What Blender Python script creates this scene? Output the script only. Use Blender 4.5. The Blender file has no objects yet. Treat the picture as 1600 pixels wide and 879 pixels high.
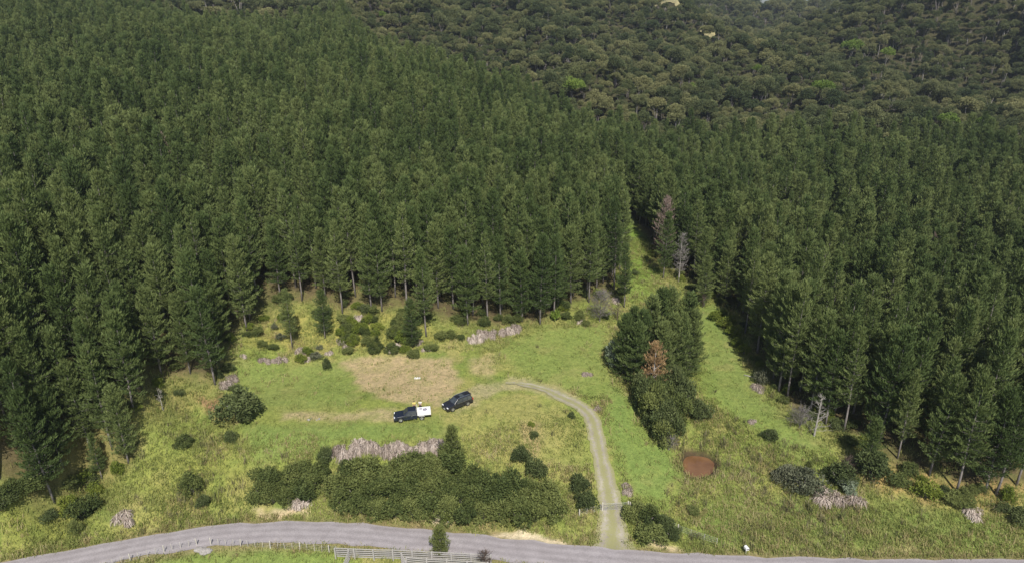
import bpy, math, random
import numpy as np
from math import radians as R, sin, cos, pi, tan, atan2
from mathutils import Vector, Matrix

# ------------------------------------------------------------------ camera, sky, sun, exposure
C = bpy.context.scene
COL = C.collection
CAMZ = 60.0
PITCH = R(22.2)
cd = bpy.data.cameras.new('camera'); cam = bpy.data.objects.new('camera', cd); COL.objects.link(cam)
cam.location = (0, 0, CAMZ); cam.rotation_euler = (pi/2 - PITCH, 0, 0)
cd.sensor_width = 36; cd.lens = 24; cd.clip_start = 0.5; cd.clip_end = 9000
C.camera = cam
SUN_EL, SUN_AZ = R(50), R(171)          # azimuth measured clockwise from +Y (view direction)
w = bpy.data.worlds.new('World'); C.world = w; w.use_nodes = True
nt = w.node_tree; nt.nodes.clear()
wo = nt.nodes.new('ShaderNodeOutputWorld'); bg = nt.nodes.new('ShaderNodeBackground'); sk = nt.nodes.new('ShaderNodeTexSky')
sk.sky_type = 'NISHITA'; sk.sun_disc = False; sk.sun_elevation = SUN_EL; sk.sun_rotation = SUN_AZ; sk.altitude = 100
bg.inputs[1].default_value = 0.075
nt.links.new(sk.outputs[0], bg.inputs[0]); nt.links.new(bg.outputs[0], wo.inputs[0])
sl = bpy.data.lights.new('sun', 'SUN'); so = bpy.data.objects.new('sun', sl); COL.objects.link(so)
sl.energy = 4.8; sl.angle = R(0.5); sl.color = (1.0, 0.95, 0.86)
sdir = Vector((sin(SUN_AZ)*cos(SUN_EL), cos(SUN_AZ)*cos(SUN_EL), sin(SUN_EL)))
so.rotation_euler = sdir.to_track_quat('Z', 'Y').to_euler(); so.location = (0, 0, 200)
C.view_settings.view_transform = 'Standard'; C.view_settings.look = 'None'
C.view_settings.exposure = 0.42; C.view_settings.gamma = 1.0
C.view_settings.use_curve_mapping = False
C.cycles.max_bounces = 5; C.cycles.diffuse_bounces = 2; C.cycles.glossy_bounces = 2
C.cycles.transmission_bounces = 3; C.cycles.volume_bounces = 0; C.cycles.transparent_max_bounces = 6
try:
    C.cycles.volume_step_rate = 1.0
except Exception: pass

rng = np.random.default_rng(7)
random.seed(7)

# ------------------------------------------------------------------ tags and linking
def tag(o, label=None, cat=None, group=None, kind=None):
    if label: o['label'] = label
    if cat: o['category'] = cat
    if group: o['group'] = group
    if kind: o['kind'] = kind
    return o
def empty(name, loc, rz=0.0, s=1.0):
    o = bpy.data.objects.new(name, None); COL.objects.link(o)
    o.location = loc; o.rotation_euler = (0, 0, rz); o.scale = (s, s, s) if not hasattr(s, '__len__') else s
    o.empty_display_size = 0.5
    return o
def link(name, me, mats=(), parent=None, loc=None):
    o = bpy.data.objects.new(name, me); COL.objects.link(o)
    if parent is not None: o.parent = parent
    if loc is not None: o.location = loc
    for m in (mats if isinstance(mats, (list, tuple)) else [mats]):
        if m.name not in [x.name for x in me.materials if x]: me.materials.append(m)
    return o

# ------------------------------------------------------------------ numpy mesh building
def np_mesh(name, V, F, v=None, col=None, smooth=False, mat_idx=None):
    """V (n,3), F (m,k) all faces of k corners; v optional per-vertex float; col optional per-vertex rgb"""
    me = bpy.data.meshes.new(name)
    V = np.asarray(V, np.float32); F = np.asarray(F, np.int32)
    me.vertices.add(len(V)); me.vertices.foreach_set('co', V.ravel())
    k = F.shape[1]
    me.loops.add(F.size); me.loops.foreach_set('vertex_index', F.ravel())
    me.polygons.add(len(F)); me.polygons.foreach_set('loop_start', np.arange(0, F.size, k, dtype=np.int32))
    if mat_idx is not None: me.polygons.foreach_set('material_index', np.asarray(mat_idx, np.int32))
    me.polygons.foreach_set('use_smooth', np.full(len(F), smooth))
    if v is not None:
        a = me.attributes.new('v', 'FLOAT', 'POINT'); a.data.foreach_set('value', np.asarray(v, np.float32))
    if col is not None:
        a = me.attributes.new('col', 'FLOAT_COLOR', 'POINT')
        c4 = np.ones((len(V), 4), np.float32); c4[:, :3] = col
        a.data.foreach_set('color', c4.ravel())
    me.update(calc_edges=True)
    return me
class MB:
    """collects quads / tris (tris stored as degenerate-free ngons through two lists)"""
    def __init__(s): s.V = []; s.F = []; s.n = 0
    def add(s, V, F):
        V = [tuple(p) for p in V]
        s.V += V; s.F += [tuple(i + s.n for i in f) for f in F]; s.n += len(V)
    def box(s, c, d, rz=0.0, taper=1.0, rx=0.0):
        x, y, z = d[0]/2, d[1]/2, d[2]/2
        P = [(-x,-y,-z),(x,-y,-z),(x,y,-z),(-x,y,-z),(-x*taper,-y*taper,z),(x*taper,-y*taper,z),(x*taper,y*taper,z),(-x*taper,y*taper,z)]
        M = Matrix.Translation(c) @ Matrix.Rotation(rz, 4, 'Z') @ Matrix.Rotation(rx, 4, 'X')
        s.add([M @ Vector(p) for p in P], [(0,3,2,1),(4,5,6,7),(0,1,5,4),(1,2,6,5),(2,3,7,6),(3,0,4,7)])
    def tube(s, pts, rad, n=6, cap=True):
        pts = [Vector(p) for p in pts]
        if not hasattr(rad, '__len__'): rad = [rad]*len(pts)
        V = []; 
        for i, p in enumerate(pts):
            t = (pts[min(i+1, len(pts)-1)] - pts[max(i-1, 0)]).normalized()
            a = Vector((0,0,1)) if abs(t.z) < 0.9 else Vector((1,0,0))
            u = t.cross(a).normalized(); w_ = t.cross(u)
            for k in range(n):
                an = 2*pi*k/n
                V.append(p + rad[i]*(cos(an)*u + sin(an)*w_))
        F = []
        for i in range(len(pts)-1):
            for k in range(n):
                k2 = (k+1) % n
                F.append((i*n+k, i*n+k2, (i+1)*n+k2, (i+1)*n+k))
        if cap:
            F.append(tuple(range(n))); F.append(tuple(reversed(range((len(pts)-1)*n, len(pts)*n))))
        s.add(V, F)
    def lathe(s, c, prof, n=16, axis='Z', M=None):
        V = []; F = []
        for (r, z) in prof:
            for k in range(n):
                a = 2*pi*k/n; V.append(Vector((r*cos(a), r*sin(a), z)))
        for i in range(len(prof)-1):
            for k in range(n):
                k2 = (k+1) % n; F.append((i*n+k, i*n+k2, (i+1)*n+k2, (i+1)*n+k))
        F.append(tuple(range(n))); F.append(tuple(reversed(range((len(prof)-1)*n, len(prof)*n))))
        T = Matrix.Translation(c)
        if axis == 'Y': T = T @ Matrix.Rotation(pi/2, 4, 'X')
        if M is not None: T = T @ M
        s.add([T @ p for p in V], F)
    def prism(s, prof, y0, y1):
        """profile of (x, z) points extruded along y"""
        n = len(prof)
        V = [(x, y0, z) for x, z in prof] + [(x, y1, z) for x, z in prof]
        F = [tuple(range(n)), tuple(reversed(range(n, 2*n)))] + [(i, i+n, (i+1) % n + n, (i+1) % n) for i in range(n)]
        s.add(V, F)
    def mesh(s, name, smooth=False):
        me = bpy.data.meshes.new(name); me.from_pydata(s.V, [], s.F)
        import bmesh
        bm = bmesh.new(); bm.from_mesh(me); bmesh.ops.recalc_face_normals(bm, faces=bm.faces); bm.to_mesh(me); bm.free()
        for p in me.polygons: p.use_smooth = smooth
        me.update(); return me
    def build(s, name, mat, parent=None, smooth=False, loc=None):
        return link(name, s.mesh(name, smooth), mat, parent, loc)
def bevel(o, wd=0.03, seg=2):
    m = o.modifiers.new('bevel', 'BEVEL'); m.width = wd; m.segments = seg; m.limit_method = 'ANGLE'; m.angle_limit = R(35)
    return o

# ------------------------------------------------------------------ materials
def mat_new(name):
    m = bpy.data.materials.new(name); m.use_nodes = True; n = m.node_tree; n.nodes.clear()
    out = n.nodes.new('ShaderNodeOutputMaterial')
    return m, n, out
def N(n, t, **kw):
    x = n.nodes.new(t)
    for k, v_ in kw.items():
        if k.startswith('i_'):
            key = k[2:]; key = int(key) if key.isdigit() else key.replace('_', ' ')
            x.inputs[key].default_value = v_
        else: setattr(x, k, v_)
    return x
def ramp(n, stops):
    r = n.nodes.new('ShaderNodeValToRGB'); e = r.color_ramp.elements
    while len(e) < len(stops): e.new(0.5)
    for q, (p, c) in zip(e, stops): q.position = p; q.color = (*c, 1)
    return r
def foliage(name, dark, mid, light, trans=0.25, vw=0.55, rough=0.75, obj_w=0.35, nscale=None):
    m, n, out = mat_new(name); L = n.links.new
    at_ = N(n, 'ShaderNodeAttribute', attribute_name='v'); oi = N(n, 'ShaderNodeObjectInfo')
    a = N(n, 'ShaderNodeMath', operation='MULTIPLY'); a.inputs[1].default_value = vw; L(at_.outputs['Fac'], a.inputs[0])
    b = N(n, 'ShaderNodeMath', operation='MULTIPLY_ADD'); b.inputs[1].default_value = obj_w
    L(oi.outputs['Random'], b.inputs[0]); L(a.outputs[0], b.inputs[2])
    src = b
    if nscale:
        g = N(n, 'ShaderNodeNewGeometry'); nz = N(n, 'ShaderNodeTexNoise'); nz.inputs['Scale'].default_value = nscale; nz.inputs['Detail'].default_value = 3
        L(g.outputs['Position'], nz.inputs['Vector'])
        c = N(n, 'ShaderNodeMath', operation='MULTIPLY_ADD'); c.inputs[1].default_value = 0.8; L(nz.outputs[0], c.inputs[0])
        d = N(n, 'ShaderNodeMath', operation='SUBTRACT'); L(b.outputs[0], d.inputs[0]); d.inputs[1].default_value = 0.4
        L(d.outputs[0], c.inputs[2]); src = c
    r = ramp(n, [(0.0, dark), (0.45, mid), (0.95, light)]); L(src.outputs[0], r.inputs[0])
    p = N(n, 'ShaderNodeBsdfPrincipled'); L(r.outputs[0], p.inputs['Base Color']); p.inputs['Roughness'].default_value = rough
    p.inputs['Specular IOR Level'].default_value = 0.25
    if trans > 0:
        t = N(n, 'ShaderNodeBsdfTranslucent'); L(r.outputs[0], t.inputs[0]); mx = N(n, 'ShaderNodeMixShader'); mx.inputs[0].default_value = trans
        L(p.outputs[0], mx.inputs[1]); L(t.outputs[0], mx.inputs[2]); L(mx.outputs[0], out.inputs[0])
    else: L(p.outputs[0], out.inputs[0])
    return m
def surf(name, c1, c2, scale=2.0, rough=0.8, metal=0.0, bump=0.0, spec=0.5, detail=5, stretch=None, coat=0.0):
    m, n, out = mat_new(name); L = n.links.new
    tc = N(n, 'ShaderNodeTexCoord'); mp = N(n, 'ShaderNodeMapping'); L(tc.outputs['Object'], mp.inputs[0])
    if stretch: mp.inputs['Scale'].default_value = stretch
    nz = N(n, 'ShaderNodeTexNoise'); nz.inputs['Scale'].default_value = scale; nz.inputs['Detail'].default_value = detail; nz.inputs['Roughness'].default_value = 0.65
    L(mp.outputs[0], nz.inputs['Vector'])
    r = ramp(n, [(0.3, c1), (0.7, c2)]); L(nz.outputs[0], r.inputs[0])
    p = N(n, 'ShaderNodeBsdfPrincipled'); L(r.outputs[0], p.inputs['Base Color'])
    p.inputs['Roughness'].default_value = rough; p.inputs['Metallic'].default_value = metal; p.inputs['Specular IOR Level'].default_value = spec
    p.inputs['Coat Weight'].default_value = coat
    if bump:
        bp = N(n, 'ShaderNodeBump'); bp.inputs['Strength'].default_value = bump; bp.inputs['Distance'].default_value = 0.05
        L(nz.outputs[0], bp.inputs['Height']); L(bp.outputs[0], p.inputs['Normal'])
    L(p.outputs[0], out.inputs[0]); return m

M = {}
M['pine'] = foliage('pine_needles', (.026,.046,.014), (.080,.117,.034), (.170,.204,.068), trans=0.22, obj_w=0.5, nscale=0.03)
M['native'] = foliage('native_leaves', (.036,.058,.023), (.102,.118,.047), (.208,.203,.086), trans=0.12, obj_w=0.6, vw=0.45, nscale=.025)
M['native_dark'] = foliage('dark_native_leaves', (.024,.042,.016), (.065,.085,.032), (.130,.145,.055), trans=0.12, obj_w=0.6, vw=0.45, nscale=.04)
M['lime'] = foliage('lime_leaves', (.075,.125,.022), (.145,.215,.035), (.25,.32,.065), trans=0.3)
M['scrub'] = foliage('scrub_leaves', (.032,.050,.015), (.082,.106,.029), (.160,.182,.055), trans=0.18, obj_w=.55, vw=.6, nscale=.15)
M['scrub_dark'] = foliage('dark_scrub_leaves', (.034,.050,.017), (.074,.096,.032), (.130,.150,.056), trans=0.12)
M['scrub_yellow'] = foliage('yellow_green_leaves', (.08,.12,.015), (.15,.19,.03), (.25,.27,.05), trans=0.25)
M['scrub_grey'] = foliage('grey_green_leaves', (.06,.075,.04), (.12,.13,.08), (.20,.20,.13), trans=0.15)
M['silver'] = foliage('silver_leaves', (.08,.11,.07), (.17,.21,.14), (.30,.34,.25), trans=0.15)
M['needle_dead'] = foliage('dead_needles', (.22,.13,.06), (.36,.24,.12), (.50,.37,.21), trans=0.15)
M['dead_pale'] = foliage('dead_leaves', (.13,.10,.08), (.40,.33,.285), (.68,.60,.53), trans=0.2)
M['dead_pink'] = foliage('faded_needles', (.13,.095,.08), (.25,.18,.155), (.38,.30,.26), trans=0.15)
M['twig_grey'] = foliage('dead_twigs', (.13,.115,.11), (.23,.21,.20), (.36,.33,.31), trans=0.0)
M['twig_brown'] = foliage('brown_twigs', (.07,.05,.04), (.13,.10,.085), (.22,.18,.15), trans=0.0)
M['bark'] = surf('pine_bark', (.10,.085,.08), (.28,.25,.24), scale=3, rough=0.9, bump=0.5, stretch=(3, 3, .5))
M['bark_pale'] = surf('pale_bark', (.22,.20,.18), (.42,.39,.36), scale=3, rough=0.9, bump=0.3, stretch=(3, 3, .5))

# ------------------------------------------------------------------ terrain
F_ = 1600*24/36.0
def ray(px, py):
    x = (px - 800)/F_; y = (439.5 - py)/F_
    return np.array([x, cos(PITCH) + y*sin(PITCH), -sin(PITCH) + y*cos(PITCH)])
def flat(px, py, z):
    d = ray(px, py); t = (z - CAMZ)/d[2]; return (d[0]*t, d[1]*t)

cps = []
def cp_px(px, py, z): x, y = flat(px, py, z); cps.append((x, y, z))
for a in [(-60,868,-6.3),(60,876,-6.2),(180,850,-6.1),(300,830,-6),(450,822,-6),(600,832,-6),(760,850,-6),(930,868,-6),(1100,875,-6),(1300,878,-6),(1500,878,-6),(1680,880,-6),
          (150,878,-6.7),(330,872,-7),(500,874,-7),(700,884,-7),
          (400,640,.1),(500,655,0),(620,655,0),(720,645,0),(560,600,.35),(660,590,.35),(820,520,1.0),(900,520,1.0),(920,560,.5),(770,560,.6),(780,610,.1),(860,600,.1),(440,560,.9),(700,545,1.0),(620,550,.9),(520,548,1.0),
          (380,600,.5),(300,650,-.6),(350,700,-1.6),(280,740,-3.2),(150,800,-4.6),(60,830,-5.2),(200,740,-2.8),(330,780,-5.0),(450,780,-5.2),(450,700,-1.0),(110,740,-2),(90,800,-4.3),
          (550,690,-.5),(650,690,-.5),(760,690,-1.2),(850,680,-1.2),(600,740,-3.2),(600,790,-5.6),(760,800,-5.3),(850,820,-5.6),(880,760,-3.8),(840,720,-2.4),
          (925,640,-.8),(940,720,-2.8),(955,790,-4.6),(960,848,-5.7),(1000,640,-1.2),(1000,740,-3.6),(1060,800,-5.3),(1090,725,-4.4),(1150,730,-4.3),(1090,600,-1.5),(1130,520,-.3),(1180,600,-1.4),(1200,690,-3.2),
          (1250,780,-5),(1300,740,-4.2),(1400,790,-5),(1550,840,-5.6),(1500,775,-3.6),(1590,760,-2.5),(1400,720,-2.5),(1300,660,-2),(1250,620,-1.2),
          (550,478,5.5),(440,480,5.5),(640,480,5.2),(760,490,2.4),(900,490,1.6),(360,560,3.0),(330,600,2.0),(250,580,5),(240,650,2.0),(190,640,4.5),(60,640,9),(0,700,6),(0,760,2)]:
    cp_px(*a)
cps += [(-40,170,13),(-30,220,20),(-28,300,29),(-35,345,20),(-95,170,22),(-140,200,27),(-140,330,42),(-140,260,34),(-140,385,44),(-220,200,36),(-250,350,55),(15,270,9),(10,200,7),(20,230,6),(38,245,2),(0,155,5),
        (-100,130,18),(-150,120,22),(-120,90,8),(-150,80,6),(-250,100,18),(-80,330,36),(-80,260,31),
        (27,140,1.6),(30,180,3),(48,160,1.5),
        (60,150,.5),(80,120,-.8),(100,90,-2.5),(120,150,0),(80,200,1),(150,230,3),(200,180,3),(60,260,4),(140,90,-2),(200,90,0),
        (40,300,15),(40,400,34),(40,480,50),(-20,400,37),(-20,500,62),(-20,600,84),(-150,500,92),(-100,430,62),(-300,480,110),
        (80,515,57),(105,520,53),(125,520,49),(60,560,68),(150,535,38),(178,535,33),(200,480,41),(230,430,54),(300,450,86),(250,300,22),(150,300,12),(300,330,34),(150,400,26),(240,380,38),(400,400,95),(350,250,20),
        (210,640,22),(260,700,24),(170,760,60),(200,900,90),(120,900,120),(250,900,60),(340,950,44),(400,1000,38),(300,560,66),(330,800,42),(480,1050,58),(420,600,120),(500,1300,44),(700,1200,140),(-200,900,150),
        (0,40,-9),(-60,40,-10),(80,40,-9),(0,0,-10),(-150,0,-12),(150,0,-10),(-200,60,-6),(200,50,-7),(0,-200,-14),(-300,-200,-14),(300,-200,-14)]
CP = np.array(cps); S_ = 60.0
def tps_fit(P, z, lam=0.02):
    n = len(P); d = np.sqrt(((P[:, None]-P[None])**2).sum(-1))/S_
    K = np.where(d > 0, d**2*np.log(np.maximum(d, 1e-9)), 0) + lam*np.eye(n)*0.02
    A = np.zeros((n+3, n+3)); A[:n, :n] = K; A[:n, n] = 1; A[:n, n+1:] = P/S_; A[n, :n] = 1; A[n+1:, :n] = (P/S_).T
    return np.linalg.solve(A, np.concatenate([z, np.zeros(3)]))
TW = tps_fit(CP[:, :2], CP[:, 2])
def base_h(x, y):
    x = np.asarray(x, float).ravel(); y = np.asarray(y, float).ravel()
    out = np.empty(len(x))
    for i in range(0, len(x), 20000):
        X = np.stack([x[i:i+20000], y[i:i+20000]], 1)
        d2 = ((X[:, None]-CP[None, :, :2])**2).sum(-1)/S_**2
        out[i:i+20000] = (0.5*d2*np.log(np.maximum(d2, 1e-12))) @ TW[:len(CP)] + TW[len(CP)] + X @ TW[len(CP)+1:]/S_
    return out
_lat = np.random.default_rng(3).random((256, 256))
def vnoise(x, y, s):
    x = np.asarray(x)/s + 37.3; y = np.asarray(y)/s + 91.7
    xi = np.floor(x).astype(int); yi = np.floor(y).astype(int); fx = x-xi; fy = y-yi
    fx = fx*fx*(3-2*fx); fy = fy*fy*(3-2*fy)
    g = lambda a, b: _lat[a % 256, b % 256]
    return (g(xi, yi)*(1-fx)+g(xi+1, yi)*fx)*(1-fy) + (g(xi, yi+1)*(1-fx)+g(xi+1, yi+1)*fx)*fy
def fbm(x, y, s, o=4):
    r = 0; a = 0.5; t = 0
    for k in range(o): r = r + a*vnoise(x+17*k, y-29*k, s/2**k); t += a; a *= 0.55
    return r/t
def sstep(a, b, x):
    t = np.clip((x-a)/(b-a), 0, 1); return t*t*(3-2*t)
def seg_dist(x, y, poly, closed=False):
    P = np.asarray(poly, float); best = np.full(np.shape(x), 1e9)
    for i in range(len(P) - (0 if closed else 1)):
        a = P[i]; b = P[(i+1) % len(P)]; ab = b-a; L2 = (ab**2).sum()
        t = np.clip(((x-a[0])*ab[0]+(y-a[1])*ab[1])/max(L2, 1e-9), 0, 1)
        best = np.minimum(best, np.hypot(x-a[0]-t*ab[0], y-a[1]-t*ab[1]))
    return best
def inside(x, y, poly):
    P = np.asarray(poly, float); r = np.zeros(np.shape(x), bool); j = len(P)-1
    for i in range(len(P)):
        xi, yi = P[i]; xj, yj = P[j]
        with np.errstate(divide='ignore', invalid='ignore'):
            c = ((yi > y) != (yj > y)) & (x < (xj-xi)*(y-yi)/(yj-yi+1e-12)+xi)
        r ^= c; j = i
    return r
def sdf(x, y, poly):           # positive inside
    d = seg_dist(x, y, poly, True); return np.where(inside(x, y, poly), d, -d)

ROADZ = -6.0
far_e = [flat(a, b, ROADZ) for a, b in [(-140,905),(-40,893),(60,874),(130,857),(230,829),(320,812),(420,806),(520,809),(640,822),(760,836),(860,850),(930,858),(1000,863),(1100,868),(1300,872),(1600,874),(1750,874)]]
near_e = [flat(a, b, ROADZ) for a, b in [(-20,940),(60,905),(175,876),(300,846),(420,838),(530,844),(640,857),(770,872)]]
def resample(P, n):
    P = np.asarray(P, float); d = np.r_[0, np.cumsum(np.hypot(*np.diff(P, axis=0).T))]; t = np.linspace(0, d[-1], n)
    # Catmull-like smoothing by interpolating then box filtering
    Q = np.stack([np.interp(t, d, P[:, 0]), np.interp(t, d, P[:, 1])], 1)
    k = max(1, n//40)
    for _ in range(2):
        Z = np.pad(Q, ((k, k), (0, 0)), 'edge'); Q2 = np.stack([np.convolve(Z[:, i], np.ones(2*k+1)/(2*k+1), 'valid') for i in (0, 1)], 1)
        Q2[0] = Q[0]; Q2[-1] = Q[-1]; Q = Q2
    return Q
FE = np.asarray(far_e)
FE = resample(np.vstack([[(-190, 58)], FE, [(170, 67.5), (320, 62)]]), 240)
tg = np.gradient(FE, axis=0); tg /= np.hypot(tg[:, 0], tg[:, 1])[:, None]; nr = np.stack([tg[:, 1], -tg[:, 0]], 1)
RWID = 3.95
ROADC = FE + nr*RWID/2
DRV = np.array([flat(a, b, z) for a, b, z in [(958,874,-6),(958,850,-5.7),(957,820,-5.2),(955,790,-4.6),(947,755,-3.8),(940,720,-2.8),(934,690,-2),(928,660,-1.3),(918,642,-.8),(900,630,-.5),(878,620,-.2),(850,607,0),(820,600,.1),(790,597,.2)]])
DRV = resample(DRV, 90)
_dn = np.gradient(DRV, axis=0); _dn /= np.hypot(*_dn.T)[:, None]
DRVN = np.stack([-_dn[:, 1], _dn[:, 0]], 1)
DW = np.interp(np.linspace(0, 1, 90), [0, .07, .17, .4, .75, 1], [4.2, 2.7, 1.65, 1.35, 1.3, .25])
PONDZ = -4.75
POND = np.array([flat(a, b, PONDZ) for a, b in [(1066,722),(1070,712),(1082,710),(1096,712),(1108,714),(1117,722),(1119,734),(1108,744),(1092,748),(1078,745),(1068,735)]])
FE_sub = ROADC[::3]
def hgt(x, y, detail=True):
    x = np.asarray(x, float); shp = x.shape; x = x.ravel(); y = np.asarray(y, float).ravel()
    h = base_h(x, y)
    h = h - 45*sstep(1000, 1200, y)*sstep(150, 300, x)
    nearm = (np.abs(x) < 170) & (y > 40) & (y < 130)
    if detail:
        far = sstep(150, 260, y)
        h = h + (fbm(x, y, 9, 3)-.5)*(0.5*(1-far)+3.0*far) + far*(fbm(x, y, 60, 2)-.5)*14 - 16*sstep(255, 330, y)*(1-sstep(600, 800, y))*np.abs(np.sin((x+.22*y+18*vnoise(x, y, 80))/38.))**.5 + 9*sstep(255, 330, y)*(1-sstep(600, 800, y))
        h = h + (fbm(x, y, 2.2, 2)-.5)*0.22*(y < 140)
    # road bed
    dr = np.full(len(x), 99.); idx = np.where((y > 30) & (y < 100))[0]
    if len(idx): dr[idx] = seg_dist(x[idx], y[idx], FE_sub)
    wt = 1 - sstep(RWID/2+.3, RWID/2+3.2, dr)
    h = h*(1-wt) + (ROADZ-.07-.12*sstep(RWID/2-.1, RWID/2+.9, dr))*wt
    # driveway bed: smooth the roughness under it
    dd = np.full(len(x), 99.); idx = np.where((x > -10) & (x < 30) & (y > 60) & (y < 115))[0]
    if len(idx):
        dd[idx] = seg_dist(x[idx], y[idx], DRV[::3])
        wt = 1 - sstep(1.9, 3.2, dd[idx]); bb = base_h(x[idx], y[idx]); 
        wr = 1 - sstep(RWID/2, RWID/2+3.5, seg_dist(x[idx], y[idx], FE_sub))
        h[idx] = h[idx]*(1-wt) + (bb*(1-wr)+ROADZ*wr - .06)*wt
    # pond hollow
    idx = np.where((x > 10) & (x < 45) & (y > 68) & (y < 105))[0]
    if len(idx):
        s = sdf(x[idx], y[idx], POND); s = s + (fbm(x[idx], y[idx], 1.5, 2)-.5)*.4
        wt = sstep(-1.6, .1, s)
        h[idx] = h[idx]*(1-wt) + (PONDZ + .55 - 1.1*sstep(-.6, .8, s))*wt
    return h.reshape(shp)
def H1(x, y): return float(hgt(np.array([x]), np.array([y]))[0])
def marches(pix):
    pix = np.asarray(pix, float); D = np.array([ray(a, b) for a, b in pix]); D /= np.linalg.norm(D, axis=1)[:, None]
    t = np.full(len(D), 40.); done = np.zeros(len(D), bool)
    for _ in range(400):
        P = D*t[:, None]; z = P[:, 2]+CAMZ; g = z - hgt(P[:, 0], P[:, 1])
        done |= (g < 0.03) | (t > 1500)
        if done.all(): break
        t = np.where(done, t, t + np.clip(g*0.6, .02, 12))
    P = D*t[:, None]; return np.stack([P[:, 0], P[:, 1], P[:, 2]+CAMZ], 1)
def at(px, py):
    P = marches([(px, py)])[0]; return Vector((P[0], P[1], H1(P[0], P[1])))
def poly_px(L): return marches(L)[:, :2]

# plantation outlines (ground), native bush beyond
LP_front = poly_px([(5,768),(60,795),(88,788),(120,740),(203,722),(212,644),(252,584),(335,600),(345,560),(385,516),(415,478),(480,470),(560,489),(610,484),(660,492),(700,500),(745,505),(815,503),(845,504),(895,472),(962,462),(975,420),(968,380)])
LP = np.vstack([[(-130, 66)], LP_front, [(25, 176), (29, 200), (38, 252), (12, 283), (-28, 308), (-80, 335), (-140, 350), (-260, 365), (-420, 340), (-360, 80)]])
RP_front = poly_px([(1012,372),(1022,400),(1058,428),(1100,455),(1140,482),(1165,520),(1205,600),(1240,640),(1290,664),(1335,688),(1405,735),(1450,742),(1497,768),(1557,772),(1600,755),(1690,775)])
RP = np.vstack([[(34, 200), (34, 182)], RP_front, [(170, 78), (330, 120), (330, 225), (250, 238), (200, 240), (100, 250), (60, 256), (34, 262), (31, 225)]])
print('LPfront', np.round(LP_front, 0).tolist()); print('RPfront', np.round(RP_front, 0).tolist())

def frustum(x, y, z, m=1.12):
    dy = y*cos(PITCH) - (z-CAMZ)*sin(PITCH); up = y*sin(PITCH) + (z-CAMZ)*cos(PITCH)
    return (dy > 1) & (np.abs(x) < m*dy*800/F_ + 6) & (up < m*dy*439.5/F_+12) & (up > -m*dy*439.5/F_-16)

# grid: fine in the foreground, coarse outwards
def axis(segs):
    out = [segs[0][0]]
    for a, b, s in segs:
        n = max(1, int(round((b-a)/s))); out += list(a + (b-a)*np.arange(1, n+1)/n)
    return np.array(out)
xs = axis([(-4000,-1200,350),(-1200,-420,50),(-420,-120,6),(-120,-85,1.2),(-85,85,.42),(85,130,1.2),(130,480,6),(480,1200,40),(1200,4000,350)])
ys = axis([(-3000,-400,400),(-400,30,40),(30,58,3),(58,128,.42),(128,160,.9),(160,620,5),(620,1500,22),(1500,3000,200)])
GX, GY = np.meshgrid(xs, ys); 
_cx = np.clip(GX, -700, 800); _cy = np.clip(GY, -300, 1400)
GZ = hgt(_cx, _cy)
out_ = np.hypot(GX-_cx, GY-_cy); 
GZ = np.where(GY > 1350, GZ*np.exp(-out_/300.) - 60*(1-np.exp(-out_/300.)), GZ*np.exp(-out_/900.))
GZ = np.clip(GZ, -80, 190)
nx, ny = len(xs), len(ys)
V = np.stack([GX.ravel(), GY.ravel(), GZ.ravel()], 1)
ii = (np.arange(ny-1)[:, None]*nx + np.arange(nx-1)[None]).ravel()
Fq = np.stack([ii, ii+1, ii+nx+1, ii+nx], 1)

# ---- ground colours: real patches of turf, straw, clay and needle litter, in world space
def blend(col, wt, c): return col*(1-wt[:, None]) + np.array(c)[None]*wt[:, None]
X, Y = V[:, 0], V[:, 1]
m1 = (np.abs(X) < 150) & (Y > 40) & (Y < 330)
wx = X + (fbm(X, Y, 3, 3)-.5)*3.2; wy = Y + (fbm(X+50, Y, 3, 3)-.5)*3.2
n1 = fbm(X, Y, 7, 4); n2 = fbm(X+200, Y+80, 2.0, 3); n3 = fbm(X-90, Y+300, 16, 3)
col = np.tile(np.array([[.195,.230,.058]]), (len(V), 1))
col = blend(col, sstep(.42, .62, n1), (.255,.250,.082))
col = blend(col, sstep(.52, .68, n2)*.6, (.125,.175,.042))
col = blend(col, sstep(.56, .74, fbm(X+33, Y-71, 4, 4))*.6, (.30,.255,.11))
def zone(pl, c, soft=1.5, k=1.0, brk=0.0, px=True):
    global col
    P = poly_px(pl) if px else np.asarray(pl)
    b = (X > P[:, 0].min()-8) & (X < P[:, 0].max()+8) & (Y > P[:, 1].min()-8) & (Y < P[:, 1].max()+8)
    i = np.where(b)[0]; s = sdf(wx[i], wy[i], P); wt = sstep(-soft, soft, s)*k
    if brk: wt = wt*(1-brk*sstep(.45, .62, n2[i]))
    col[i] = blend(col[i], wt, c)
    return i, wt
# mown / grazed greener turf
zone([(775,545),(840,515),(950,505),(945,560),(960,600),(935,625),(870,605),(800,580)], (.175,.225,.060), 2, .88, .4)
zone([(945,600),(985,620),(1010,690),(1050,700),(1060,740),(1040,790),(985,770),(965,720),(945,650)], (.148,.212,.056), 1.5, .88, .35)
zone([(1085,480),(1130,475),(1160,560),(1180,600),(1240,660),(1300,700),(1290,735),(1230,720),(1130,640),(1100,600)], (.155,.210,.056), 2, .85, .45)
zone([(990,430),(1030,420),(1040,455),(990,470),(965,465)], (.18,.25,.055), 1.5, .9)
zone([(955,330),(1000,330),(1010,400),(1030,430),(985,440),(965,400)], (.15,.23,.04), 2.5, .95)
zone([(390,560),(540,560),(560,620),(540,640),(390,640),(330,600)], (.175,.225,.062), 2, .85, .4)
zone([(380,665),(500,660),(690,655),(700,680),(520,690),(500,720),(380,720)], (.145,.200,.055), 1.6, .85, .35)
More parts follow.
